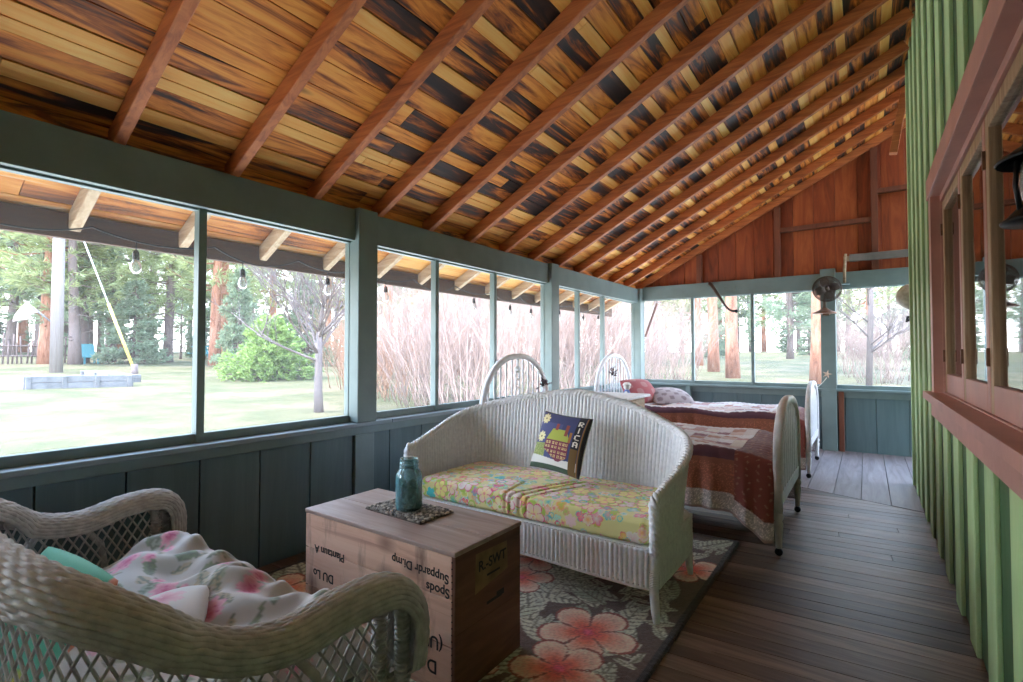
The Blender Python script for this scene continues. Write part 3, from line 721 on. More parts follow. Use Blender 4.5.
# woven band under the back, seat frame, front posts, legs
B=MB(); fr=[(-1.13,1.03),(-1.13,.55),(-1.24,.36),(-1.5,.25),(-1.93,.22),(-2.36,.25),(-2.62,.36),(-2.73,.55),(-2.73,1.03)]
S4,L4=spline([p+(0,) for p in fr]+[fr[-1][:1]+(1.05,0),(-2.6,1.075,0),(-1.93,1.085,0),(-1.26,1.075,0),(-1.13,1.05,0)],560); T4=np.gradient(S4[:,:2],axis=0); T4/=np.linalg.norm(T4,axis=1)[:,None]+1e-9; N4=np.stack([T4[:,1],-T4[:,0]],1); s4=np.linspace(0,L4,560)
P=np.zeros((560,26,3))
for j in range(26):
    d=.004*np.cos(PI*s4/.03+PI*(j%2)); P[:,j,0]=S4[:,0]+N4[:,0]*d; P[:,j,1]=S4[:,1]+N4[:,1]*d; P[:,j,2]=.215+.0052*j
B.grid(P); B.build('apron',WICK,root,solid=.008)
B=MB(); B.box((-2.70,.32,.325),(-1.16,1.05,.34)); B.build('seat_deck',WICK,root)
for sx in (1,-1):
    c=lambda x:-1.93+sx*(x+1.93)
    B=MB()
    for a,b in (((-1.115),(1.035)),((-1.155),(.985))):
        B.tube([(c(a),b,.20),(c(a),b,.45),(c(a-.004),b-.01,.59)],.017,10)
        for k in range(26): B.tube([(c(a)+.019*math.cos(q),b+.019*math.sin(q),.21+k*.0145) for q in np.linspace(0,2*PI,10,endpoint=False)],.0045,5,closed=True)
    B.build('front_post',WICK,root)
    B=MB(); B.tube([(c(-1.16),.50,.34),(c(-1.165),.51,.47),(c(-1.17),.56,.545),(c(-1.168),.64,.565),(c(-1.165),.72,.545),(c(-1.155),.78,.46),(c(-1.15),.80,.34)],.013,8); B.build('side_arch',WICK,root)
    for lx,ly in ((-1.14,1.03),(-1.24,.36)):
        B=MB(); B.tube([(c(lx),ly,.30),(c(lx),ly,.12),(c(lx),ly,.013)],[.024,.022,.018],10)
        for k in range(14): B.tube([(c(lx)+.024*math.cos(q),ly+.024*math.sin(q),.05+k*.012) for q in np.linspace(0,2*PI,10,endpoint=False)],.0045,5,closed=True)
        B.build('leg',WICK,root)
# padded floral seat pad with a fat puckered front edge
nu,nv=150,120; u=np.linspace(0,1,nu); v=np.linspace(0,1,nv); U,V=np.meshgrid(u,v,indexing='ij')
Xp=-2.62+1.40*U; Yp=.40+.70*V
roll=.062*np.exp(-((V-.76)/.19)**2)+.03*np.exp(-((V-.1)/.25)**2); ends=np.clip(np.minimum(U,1-U)/.10,0,1)**.5; fr_=np.clip((1-V)/.14,0,1)**.5*np.clip(V/.1,0,1)**.5
lump=.011*np.sin(U*70+9*np.sin(V*6))*np.exp(-((V-.80)/.16)**2)+.014*np.sin(U*30+6*np.sin(V*5))*np.exp(-((V-.72)/.22)**2)+.012*np.sin(U*17+2+V*4)+.010*np.sin(V*22+U*9)
lump=lump+.007*np.sin(U*52+14*np.sin(V*3.1)+3*np.sin(U*11))*np.exp(-((V-.74)/.2)**2)
Zp=.352+(.085+roll+lump)*ends*fr_
C=np.zeros(U.shape+(3,)); C[:]=(.52,.49,.46); rr=np.random.default_rng(21)
for k in range(95): leaf(C,Xp,Yp,rr.uniform(-2.6,-1.25),rr.uniform(.4,1.1),rr.uniform(.03,.07),rr.uniform(.012,.024),rr.uniform(0,PI),[(.24,.29,.19),(.36,.40,.32),(.45,.38,.27)][k%3],(.2,.22,.17))
for k in range(34):
    cx,cy,R=rr.uniform(-2.6,-1.25),rr.uniform(.42,1.08),rr.uniform(.025,.055)
    flower(C,Xp,Yp,cx,cy,R,7,rr.uniform(0,6),(.58,.09,.22),(.78,.46,.52),(.66,.30,.38)); flower(C,Xp,Yp,cx+R*.2,cy,R*.5,5,1,(.55,.08,.2),(.72,.30,.40),(.55,.12,.25))
B=MB(); B.grid(np.stack([Xp,Yp,Zp],-1)); Bt=np.stack([Xp,Yp,np.full_like(Xp,.345)],-1); B.grid(Bt[:,::-1])
o=B.build('floral_seat_pad',PATCLOTH,col=np.concatenate([C.reshape(-1,3),C.reshape(-1,3)])); tag(o,'puffy white seat pad with pink roses in the foreground loveseat','cushion')
def soft(name,label,c,size,rx,rz,colf,group=None,ry=0):
    n=46; u=np.linspace(0,1,n); U,V=np.meshgrid(u,u,indexing='ij'); e=(4*U*(1-U)*4*V*(1-V))**.45
    a=(U-.5)*size[0]*(1-.08*np.sin(PI*V)*0); b=(V-.5)*size[1]; pin=1-.10*(4*(U-.5)**2)*(4*(V-.5)**2)*0
    k=1-.07*np.sin(PI*V)*np.abs(2*U-1); q1,q2=2*U-1,2*V-1; a=a*np.sqrt(1-.13*q2*q2); b=b*np.sqrt(1-.13*q1*q1); 
    M=Matrix.Translation(c)@Matrix.Rotation(rz,4,'Z')@Matrix.Rotation(ry,4,'Y')@Matrix.Rotation(rx,4,'X'); R=np.array(M)
    def tr(zz): 
        q=np.stack([a,b,zz,np.ones_like(a)],-1)@R.T; return q[...,:3]
    C=colf(a,b); B=MB(); B.grid(tr(e*size[2]/2)); B.grid(tr(-e*size[2]/2)[:,::-1])
    o=B.build(name,PATCLOTH,col=np.concatenate([C.reshape(-1,3),C[:,::-1].reshape(-1,3)])); return tag(o,label,'pillow',group)
def cf_green(a,b):
    C=np.zeros(a.shape+(3,)); C[:]=(.10,.46,.30); flower(C,a,b,.06,-.16,.06,6,0,(.75,.60,.1),(.5,.6,.12),(.3,.5,.1)); C[(a>.235)]=(.75,.30,.20); return C
soft('green_pillow','bright green pillow leaning on the back of the foreground loveseat',(-2.06,.47,.462),(.56,.36,.11),math.radians(64),0.08,cf_green)
def cf_white(a,b):
    C=np.zeros(a.shape+(3,)); C[:]=(.70,.68,.67); flower(C,a,b,-.02,.03,.06,6,0,(.6,.2,.3),(.8,.6,.66),(.75,.5,.58)); C[b<-.09]=(.20,.23,.30); 
    m=(b<-.09)&(np.sin(a*160)*np.sin(b*170)>.1); C[m]=(.36,.40,.46); return C
soft('round_pillow','small white pillow with a blue-grey end in the foreground loveseat',(-1.80,.66,.445),(.34,.28,.13),math.radians(12),-.5,cf_white)

# ------------------------------------------------------------------ crate and jar
root=thing('wooden_crate','old wooden shipping crate with upside-down handwriting, used as a coffee table','crate',(-1.71,1.63,.012))
x0,x1,y0,y1,z0,z1=-2.175,-1.243,1.410,1.838,.012,.55
B=MB(); hs=[z0,.155,.345,.436,.530]
hs=[z0,.20,.375,.531]
for a,b in zip(hs,hs[1:]):
    B.box((x0,y0,a),(x1-.016,y0+.016,b-.0025)); B.box((x0,y1-.016,a),(x1-.016,y1,b-.0025))
B.build('side_boards',CRATE,root,bevel=.003)
B=MB()
for xa,xb in ((x1-.018,x1),(x0-.001,x0+.016)):
    B=MB()
    for a,b in zip([z0,.245],[.245,.531]): B.box((xa,y0+.001,a),(xb,y1-.001,b))
    B.build('end_panel',CRATEE,root,bevel=.003)
B=MB(); B.box((x0-.004,y0-.004,.531),(x1+.004,y0+.205,.55)); B.box((x0-.004,y0+.208,.531),(x1+.004,y1+.004,.55)); B.build('lid',CRATET,root,bevel=.004)
B=MB(); B.box((x0+.02,y0+.02,z0),(x1-.02,y1-.02,z0+.015)); B.build('bottom_board',CRATE,root)
B=MB(); B.add([(x1+.0012,1.53,.505),(x1+.0012,1.735,.498),(x1+.0012,1.742,.385),(x1+.0012,1.615,.365),(x1+.0012,1.525,.352)],[(0,4,3,2,1)]); B.build('paper_label',PAPER,root)
B=MB(); B.box((x1-.003,1.60,.285),(x1+.0008,1.70,.297)); B.box((x1-.003,1.665,.289),(x1+.0010,1.715,.312)); B.build('hand_slot_shade',BLACK,root)  # black patches stand for the shade inside the slot, no hole is cut
B=MB()
def write_front(body,xr,zr_,size,tilt=0):   # upside down on the front boards, starting at the right end
    vs,fs=text_geo(body,size)
    M=Matrix.Translation((xr,y0-.0006,zr_))@Matrix.Rotation(PI+tilt,4,'Y')@Matrix.Rotation(PI/2,4,'X')
    B.add([M@v for v in vs],fs)
write_front('Suppardr Di.mp',-1.272,.458,.048,.03); write_front('Spods',-1.268,.408,.050); write_front('Plantaun A',-1.885,.395,.050); write_front('DU Lo',-1.96,.285,.055)
write_front('(UND.',-1.30,.215,.066); write_front('D. 9L',-1.33,.125,.07)
for q in range(22):
    px,pz=(x1-.008,.03+.024*q); B.lathe([(0,-.001),(.0028,-.001),(.0028,.001),(0,.001)],(px-.006,y0-.0002,pz),6,M=Matrix.Rotation(PI/2,3,'X'))
B.build('lettering',INK,root)
B=MB(); vs,fs=text_geo('R.-SWT',.056); M=Matrix.Translation((x1+.0024,1.545,.432))@Matrix.Rotation(PI/2,4,'Z')@Matrix.Rotation(PI/2,4,'X'); B.add([M@v for v in vs],fs)
B.box((x1+.0008,1.60,.398),(x1+.0022,1.685,.406)); B.build('lettering',INK,root)

ZT=.55
root=thing('pebble_mat','rectangular mat of small pebbles under the blue jar','mat',(-1.745,1.66,ZT))
a_=-.03; Mm=Matrix.Translation((-1.745,1.66,ZT))@Matrix.Rotation(a_,4,'Z')
B=MB(); B.box((-.185,-.105,0),(.185,.105,.004),M=Mm); B.build('backing',PEB2,root)
Rr=random.Random(9); Bs=[MB(),MB(),MB()]
for i in range(27):
    for j in range(15):
        p=Mm@Vector((-.178+.0137*i+Rr.uniform(-.003,.003),-.098+.014*j+Rr.uniform(-.003,.003),.008)); r_=Rr.uniform(.0055,.0085)
        Bs[Rr.choice((0,0,1,1,2))].ball(p,(r_*1.15,r_*.9,r_*.75),7,M=Matrix.Rotation(Rr.uniform(0,3),3,'Z'))
for b_,mt,nm in zip(Bs,(PEB1,PEB2,PEB3),('grey_pebbles','dark_pebbles','tan_pebbles')):
    o=b_.build(nm,mt,root); o['kind']='stuff'
jx,jy,jz=-1.735,1.648,ZT+.014
root=thing('glass_jar','aqua blue glass canning jar half full of dark stones on the crate','jar',(jx,jy,jz))
prof=[(0,.0),(.050,.0),(.059,.006),(.061,.02),(.061,.150),(.058,.165),(.048,.180),(.041,.188),(.041,.192),(.0445,.194),(.0445,.198),(.041,.200),(.041,.207),(.0445,.209),(.0445,.213),(.041,.215),(.041,.226),(.043,.229),(.041,.232),(.037,.231),(.037,.186),(.045,.176),(.055,.160),(.0575,.148),(.0575,.02),(.054,.008),(0,.006)]
B=MB(); B.lathe(prof,(jx,jy,jz),32); B.build('jar_body',JARG,root)
Rr=random.Random(4); protos={}
cnt=0
for lay in range(7):
    for q in range(7):
        a=2*PI*q/6+lay*.5; rad_=.041 if q<6 else 0
        p=(jx+rad_*math.cos(a)+Rr.uniform(-.003,.003),jy+rad_*math.sin(a)+Rr.uniform(-.003,.003),jz+.020+.0155*lay+Rr.uniform(-.003,.003))
        kk=Rr.choice((0,1,1,2))
        if kk not in protos:
            b_=MB(); b_.ball((0,0,0),(.0155,.0125,.0115),10); o=b_.build('stone',(PEB1,PEB2,PEB2)[kk]); protos[kk]=o
        else: o=protos[kk].copy(); COL.objects.link(o)
        o.location=p; o.rotation_euler=(Rr.uniform(0,3),Rr.uniform(0,3),Rr.uniform(0,3)); tag(o,'rounded stone inside the aqua glass jar','stone','stones in the glass jar')
# ------------------------------------------------------------------ beds
def arch(hw,zs,zt,n=40,k=2.3):
    """posts straight to zs then a bow up to zt; list of (y,z)"""
    a=np.linspace(PI,0,n); pts=[(hw*np.sign(math.cos(t))*abs(math.cos(t))**(2/k),zs+(zt-zs)*abs(math.sin(t))**(2/k)) for t in a]
    return pts
def top_at(hw,zs,zt,y,k=2.3): return zs+(zt-zs)*(max(0,1-(abs(y)/hw)**k))**(1/k)
def bow(B,x,hw,z0,zs,zt,wx,wt):
    pts=[(-hw,z0)]+[(-hw,z0+(zs-z0)*.5)]+arch(hw,zs,zt)+[(hw,z0+(zs-z0)*.5),(hw,z0)]
    n=len(pts); vs=[]; 
    for i,(y,z) in enumerate(pts):
        ty,tz=pts[min(i+1,n-1)][0]-pts[max(i-1,0)][0],pts[min(i+1,n-1)][1]-pts[max(i-1,0)][1]; l=math.hypot(ty,tz); ny,nz=-tz/l,ty/l
        for a in np.linspace(0,2*PI,12,endpoint=False):
            ca_,sa_=math.cos(a),math.sin(a); p=.6
            vs.append((x+wx/2*np.sign(ca_)*abs(ca_)**p,y+ny*wt/2*np.sign(sa_)*abs(sa_)**p,z+nz*wt/2*np.sign(sa_)*abs(sa_)**p))
    fs=[]
    for i in range(n-1):
        for k in range(12): l=(k+1)%12; fs.append((i*12+k,i*12+l,i*12+12+l,i*12+12+k))
    fs+= [tuple(reversed(range(12))),tuple((n-1)*12+k for k in range(12))]
    B.add(vs,fs,0,True)
def make_bed(label):
    root=thing('bed',label,'bed',(-1.65,4.15,0),'white arched wooden beds',local=True)
    HX,FX=-1.19,1.18
    hb=MB(); bow(hb,HX,.58,.30,.62,1.25,.05,.055); h=hb.build('headboard',BEDP,root)
    B=MB(); B.box((HX-.018,-.56,.33),(HX+.018,.56,.41)); B.box((HX-.012,-.56,.60),(HX+.012,.56,.635)); B.build('head_rail',BEDP,h)
    for k in range(-5,6):
        if k==0: continue
        y=k*.096; B=MB(); B.tube([(HX,y,.62),(HX,y,top_at(.56,.62,1.235,y)-.01)],.0095,8); B.build('spindle',BEDP,h)
    B=MB(); zz=.64
    B.box((HX-.008,-.011,.62),(HX+.008,.011,.80)); B.box((HX-.008,-.011,1.10),(HX+.008,.011,1.24))
    for zc,rz_ in ((.83,.030),(.90,.040),(.98,.045),(1.06,.040),(1.12,.028)):
        B.tube([(HX,.034*math.cos(a),zc+rz_*math.sin(a)) for a in np.linspace(0,2*PI,18,endpoint=False)],.0085,6,closed=True)
    B.build('splat',BEDP,h)
    fb=MB(); bow(fb,FX,.535,.27,.60,.945,.055,.06); f=fb.build('footboard',BEDP,root)
    B=MB(); B.box((FX-.016,-.52,.30),(FX+.016,.52,.375)); B.build('foot_rail',BEDP,f)
    for k in range(-4,5):
        y=k*.112; B=MB(); B.box((FX-.010,y-.034,.37),(FX+.010,y+.034,top_at(.52,.60,.93,y)-.01)); B.build('slat',BEDP,f,bevel=.003)
    for sx,hw in ((HX,.58),(FX,.535)):
        for sy in (-1,1):
            B=MB(); B.lathe([(.012,.045),(.018,.05),(.019,.10),(.026,.18),(.028,.205),(.020,.215),(.030,.235),(.030,.25),(.024,.262),(.027,.30)],(sx,sy*hw,0),14); l=B.build('leg',BEDP,root)
            B=MB(); B.lathe([(.016,-.009),(.024,-.006),(.024,.006),(.016,.009)],(sx,sy*hw,.024),12,M=Matrix.Rotation(PI/2,3,'X')); B.box((sx-.006,sy*hw-.013,.02),(sx+.006,sy*hw-.009,.052)); B.box((sx-.006,sy*hw+.009,.02),(sx+.006,sy*hw+.013,.052)); B.box((sx-.01,sy*hw-.013,.046),(sx+.01,sy*hw+.013,.053)); B.build('caster',BLACK,l)
    for sy in (-1,1):
        B=MB(); B.box((HX,sy*.53-.012,.30),(FX,sy*.53+.012,.39)); B.build('side_rail',BEDP,root,bevel=.003)
    B=MB(); P,xx,t=cushion_box(HX+.04,FX-.06,-.515,.515,.38,.60,.06,40,60,.015); B.grid(P,cv=True); n_=P.shape[1]; B.f.append(tuple(range(n_))); B.m.append(0); B.sm.append(False); B.f.append(tuple((P.shape[0]-1)*n_+i for i in reversed(range(n_)))); B.m.append(0); B.sm.append(False); B.build('mattress',CREAMP,root)
    return root
bed=make_bed('white arched bed just behind the settee, under the brown bordered quilt')
bed2=copy_tree(bed); bed2.location=(-1.68,6.56,0); bed2['label']='white arched bed at the far end by the corner post'

def quilt(name,label,yc,xo,seed):
    rr=np.random.default_rng(seed); nu,nv=330,330
    xh=-2.35+xo; xf=-.49+xo; x=np.linspace(xh,xf,nu)
    # cross profile parameter s from the near hem (0) over the top to the far hem
    W=.545; drop=.40; s=np.linspace(-drop-W,drop+W,nv); Xg,Sg=np.meshgrid(x,s,indexing='ij')
    Y=np.zeros_like(Xg); Zg=np.zeros_like(Xg); top=.628; a=np.abs(Sg); over=np.clip(a-W,0,None); rad=.05
    on_=a<=W-rad
    ytop=a; 
    Y=np.where(a<W-rad,a,np.where(a<W+rad,W-rad+rad*np.sin(np.clip((a-W+rad)/(2*rad),0,1)*PI/2),W))
    Zg=np.where(a<W-rad,top,np.where(a<W+rad,top-rad+rad*np.cos(np.clip((a-W+rad)/(2*rad),0,1)*PI/2),top-rad-(a-W-rad)))
    endf=np.clip((Xg-(xf-.27))/.27,0,1)
    # the foot corner sags off the mattress and dips in a point
    longer=1+.28*np.clip(1-np.abs(Xg-(xf-.05))/.22,0,1)
    Zs=np.where(a>W,top-(top-Zg)*longer,Zg)-.055*endf**2*(a<W)-.05*endf**2*(a>=W)
    side=np.clip((a-W)/drop,0,1)
    fold=.014*np.sin(Xg*21+2.2*np.sin(Xg*7))*side+.006*np.sin(Xg*55)*side+.035*endf*side
    Y=np.sign(Sg)*(Y+fold+.02*side)
    Zs+=.010*np.sin(Xg*9+Sg*4)*(1-side)+.008*np.sin(Sg*14+Xg*5)*(1-side)+.0035*np.abs(np.sin(Xg*PI/.055))*(.4+.6*(1-side))*1.0+.003*np.abs(np.sin(Sg*PI/.055))*(1-side)
    P=np.stack([Xg,yc+Y,Zs],-1)
    C=np.zeros(Xg.shape+(3,))
    pal=[(.66,.58,.56),(.70,.62,.62),(.50,.26,.25),(.28,.11,.13),(.62,.44,.38),(.74,.70,.70),(.46,.22,.16),(.68,.60,.52)]
    bx=np.floor((Xg+9)/.105).astype(int); by=np.floor((Sg+5)/.10).astype(int)
    idx=(bx*7+by*13+(bx*by)%5+seed)%8
    for k in range(8): C[idx==k]=pal[k]
    C[((Xg+9)%.105<.006)|((Sg+5)%.10<.006)]=(.60,.53,.53)
    tz=np.abs(Sg)
    C[(tz>W-.10)&(tz<=W-.045)]=(.70,.64,.62); 
    m=(tz>W-.03+.012*np.sin(Xg*43))&(tz<=W+.065); C[m]=(.125,.045,.065)
    m=(tz>W+.06)&(tz<=W+drop-.125); C[m]=(.36,.125,.075)
    m=tz>W+drop-.125; C[m]=(.60,.52,.50)
    dk=(Xg>xf-.235)&(tz<W+drop-.10); C[dk&(tz>W-.09)]=(.26,.062,.045); C[dk&(tz<=W-.02)]=(.20,.065,.060)
    dots=dk&(np.sin(Xg*95+3*np.sin(Sg*40))*np.sin(Sg*88)>.80); C[dots]=(.42,.20,.13)
    lite=(tz>W+.085)&(~dk)&(rr.random(Xg.shape)<.22); C[lite]*=1.7
    prn=(tz>W+drop-.125)&(rr.random(Xg.shape)<.3); C[prn]*=.72
    pr2=(tz<W-.05)&(rr.random(Xg.shape)<.25); C[pr2]*=.85
    C[tz>W+drop-.012]=(.42,.30,.28)
    B=MB(); B.grid(P); o=B.build(name,PATQUILT,col=np.clip(C,0,1).reshape(-1,3),solid=.012); return tag(o,label,'quilt',None)
quilt('patchwork_quilt','patchwork quilt with brown side and pale hem on the bed behind the settee',4.15,0,1)
quilt('patchwork_quilt','pale patchwork quilt on the far bed below the far screens',6.56,-.03,4)
def cf(col,col2,fx=30):
    def f(a,b):
        C=np.zeros(a.shape+(3,)); C[:]=col; m=np.sin(a*fx)*np.sin(b*fx*1.1)>.25; C[m]=col2; return C
    return f
soft('bed_pillow','dark red pillow against the headboard behind the settee',(-2.66,4.52,.74),(.5,.36,.16),math.radians(0),math.radians(80),cf((.20,.03,.04),(.34,.08,.07)),None,math.radians(0))
soft('bed_pillow','rose red pillow with pale lace edge on the far bed',(-2.42,6.35,.79),(.50,.38,.15),math.radians(48),math.radians(62),cf((.40,.09,.10),(.44,.20,.20),26))
soft('bed_pillow','grey patterned pillow lying on the far bed beside the red one',(-2.12,6.62,.71),(.54,.46,.20),math.radians(16),math.radians(40),cf((.46,.40,.42),(.26,.20,.22),40))
# rag doll and dried sprigs
root=thing('rag_doll','small blue and white rag doll against the far arched headboard','doll',(-2.62,6.18,.64))
c=Vector((-2.50,6.12,.655)); B=MB(); B.lathe([(0,.0),(.075,.0),(.07,.05),(.045,.12),(.025,.165),(0,.17)],c,14); B.build('dress',simple('blue_doll_cloth',(.16,.22,.45),.9,.3,40),root)
B=MB(); B.ball(c+Vector((0,0,.20)),.045,14); B.build('face',CREAMP,root)
B=MB(); B.lathe([(.055,.0),(.05,.02),(.03,.04),(0,.045)],c+Vector((0,0,.215)),14); B.build('bonnet',CREAMP,root)
for sy in (-1,1):
    B=MB(); B.tube([c+Vector((0,.03*sy,.13)),c+Vector((.03,.075*sy,.10)),c+Vector((.05,.095*sy,.06))],[.018,.015,.012],8); B.build('sleeve',CREAMP,root)
def sprig(label,c,sd):
    root=thing('dried_sprig',label,'dried flowers',c); Rr=random.Random(sd); c=Vector(c); B=MB(); F=MB()
    for k in range(11):
        d=Vector((Rr.uniform(-.3,.5),Rr.uniform(-1,1),Rr.uniform(-.1,1))).normalized()*Rr.uniform(.06,.11); B.tube([c,c+d*.5+Vector((0,0,.01)),c+d],.003,5)
        for q in range(4): F.ball(c+d*(1-.12*q)+Vector((Rr.uniform(-.01,.01),Rr.uniform(-.01,.01),0)),.009,6)
    B.build('stems',BLACK,root); F.build('blossoms',simple('dark_dried_flowers',(.10,.06,.07),.9,.4,60),root)
sprig('dark dried sprig tied to the headboard behind the settee',(-2.80,4.56,.93),1)
sprig('dark dried sprig tied to the far bed headboard',(-2.83,6.40,.98),2)
# bedside table between the beds
root=thing('bedside_table','white-topped wooden bedside table between the two beds','table',(-2.33,5.20,0))
B=MB(); B.box((-2.66,4.86,.795),(-1.99,5.56,.825)); B.build('table_top',BEDP,root,bevel=.008)
B=MB(); B.box((-2.62,4.92,.62),(-2.04,5.50,.795)); B.build('apron',RAFTG,root,bevel=.004)
B=MB(); B.box((-2.04,4.96,.645),(-2.022,5.46,.775)); d=B.build('drawer',RAFTG,root,bevel=.004); B=MB(); B.ball((-2.008,5.21,.71),.016,10); B.build('knob',BLACK,d)
for sx in (-2.60,-2.07):
    for sy in (4.94,5.48): B=MB(); B.lathe([(.014,0),(.018,.1),(.026,.3),(.02,.36),(.028,.4),(.028,.63)],(sx,sy,0),12); B.build('leg',RAFTG,root)

# ------------------------------------------------------------------ things on the far wall
fx,fy,fz=-.405,7.70,2.115
root=thing('wall_fan','round dark metal fan mounted on the far post','fan',(fx,fy,1.80))
Mf=Matrix.Translation((fx,fy,fz))@Matrix.Rotation(math.radians(10),4,'Z')
def mv(p): return Mf@Vector(p)
def ring(B,r,y,th,n=40): B.tube([mv((r*math.cos(a),y,r*math.sin(a))) for a in np.linspace(0,2*PI,n,endpoint=False)],th,6,closed=True)
B=MB(); ring(B,.162,-.01,.006); ring(B,.150,-.045,.004); ring(B,.150,.03,.004)
for r_ in (.138,.125,.11,.095,.08,.065,.05): ring(B,r_,-.05,.0026)
for k in range(56):
    a=2*PI*k/56; ca_,sa_=math.cos(a),math.sin(a)
    B.tube([mv((.03*ca_,-.055,.03*sa_)),mv((.145*ca_,-.047,.145*sa_)),mv((.162*ca_,-.01,.162*sa_)),mv((.145*ca_,.035,.145*sa_)),mv((.05*ca_,.05,.05*sa_))],.0022,5)
B.build('cage',BRONZE,root)
for k in range(4):
    B=MB(); a0=k*PI/2+.3; P=np.zeros((14,7,3))
    for i in range(14):
        for j in range(7):
            rr_=.025+.115*i/13; a=a0+(j/6-.5)*(1.25*(.45+.55*math.sin(PI*min(1,.25+.75*i/13)))); P[i,j]=mv((rr_*math.cos(a),-.02+.03*(j/6-.5),rr_*math.sin(a)))
    B.grid(P); B.build('blade',BRONZE,root,solid=.003)
B=MB(); B.lathe([(0,-.06),(.03,-.058),(.032,-.04),(.028,0),(.045,.04),(.055,.07),(.05,.12),(.03,.14),(0,.145)],mv((0,0,0)),20,M=Matrix.Rotation(-PI/2,3,'X')); B.build('motor',BRONZE,root)
B=MB(); B.tube([(fx-.02,fy+.06,2.06),(fx-.03,fy+.05,1.98),(fx-.03,fy+.02,1.86)],[.018,.016,.022],10); B.build('neck',BRONZE,root)
B=MB(); B.lathe([(.132,1.795),(.138,1.80),(.136,1.812),(.10,1.825),(.05,1.85),(.03,1.87),(0,1.872)],(fx-.03,fy+.005,0),28); B.build('base',RUSTY,root)
B=MB(); B.box((fx-.05,fy+.0,1.775),(fx+.02,7.845,1.796)); B.build('bracket',RUSTY,root)
root=thing('curved_horn','curved dark horn hooked over the far beam','horn',(-1.87,7.83,2.30))
S,L=spline([(-1.90,7.878,2.325),(-1.84,7.80,2.26),(-1.77,7.76,2.155),(-1.70,7.74,2.04),(-1.64,7.74,1.945),(-1.58,7.75,1.895),(-1.52,7.77,1.885)],40)
B=MB(); B.tube(S.tolist(),np.interp(np.linspace(0,1,40),[0,.1,.6,.9,1],[.030,.026,.020,.016,.018]).tolist(),12); h=B.build('horn_shaft',simple('dark_horn',(.07,.045,.035),.35,.4,20),root)
B=MB(); B.ball((-1.515,7.77,1.885),.026,10); B.build('tip_knob',BLACK,h)
B=MB(); B.tube([(-1.50,7.80,1.90),(-1.56,7.76,1.87)],.006,6); B.build('peg',BLACK,h)
B=MB(); B.box((-1.70,7.868,2.185),(-1.545,7.889,2.265)); o=B.build('wooden_block',TEAL,bevel=.004); tag(o,'small grey-green block fixed on the far beam behind the horn','block')
root=thing('shelf_board','grey board with an upright brown peg above the far beam','board',(.15,7.86,2.3))
B=MB(); B.box((-.16,7.78,2.46),(.9,7.83,2.55)); B.build('long_board',simple('grey_board_wood',(.17,.15,.13),.7,.25,6),root,bevel=.004)
B=MB(); B.tube([(-.215,7.80,2.19),(-.213,7.80,2.38),(-.20,7.80,2.565)],[.016,.018,.016],8); B.box((-.225,7.80,2.47),(-.15,7.825,2.535)); B.build('peg',RAFTG,root)
B=MB(); B.box((-.26,7.79,2.175),(-.16,7.889,2.195)); B.build('peg_rest',TEAL,root)
B=MB(); B.box((.80,7.83,2.46),(.86,7.925,2.54)); B.build('cleat',TEAL,root)
root=thing('starfish','small pale starfish on the far post below the fan','starfish',(-.42,7.845,1.0))
B=MB(); cc=Vector((-.425,7.838,1.005)); vs=[cc+Vector((0,-.012,0))]; 
for k in range(10):
    a=2*PI*k/10+.25; r_=.062 if k%2==0 else .022; vs.append(cc+Vector((r_*math.sin(a),0,r_*math.cos(a))))
vs.append(cc+Vector((0,.009,0))); fs=[(0,1+(k+1)%10,1+k) for k in range(10)]+[(11,1+k,1+(k+1)%10) for k in range(10)]; B.add(vs,fs); B.build('starfish_body',simple('sandy_starfish',(.62,.46,.36),.8,.2,60,.3),root)
B=MB(); S,L=spline([(-.43,7.835,.96),(-.47,7.82,.90),(-.52,7.80,.845),(-.55,7.79,.835),(-.58,7.80,.85)],24); B.tube(S.tolist(),.004,6); B.build('white_cord',CREAMP,root)
# hanging bell shade beyond the corner of the green wall
px,py_=.40,7.0
root=thing('hanging_lamp','cream bell shade hanging beyond the corner of the green wall','lamp',(px,py_,zr(px)))
B=MB(); B.lathe([(.0,2.03),(.03,2.03),(.07,2.01),(.11,1.96),(.125,1.90),(.115,1.85),(.075,1.80),(.04,1.775),(.02,1.76)],(px,py_,0),24); B.build('lamp_shade',simple('cream_shell_shade',(.48,.42,.33),.5,.3,20),root,solid=.004)
B=MB(); B.tube([(px,py_,2.03),(px,py_,zr(px)+.02)],.005,6); B.build('cord',BLACK,root)
B=MB(); B.tube([(px,py_,1.76),(px,py_,1.68)],.004,6); Rr=random.Random(3)
for k in range(9): B.ball((px+Rr.uniform(-.03,.03),py_+Rr.uniform(-.03,.03),1.65+Rr.uniform(-.035,.035)),.014,8)
B.build('clapper',BLACK,root)
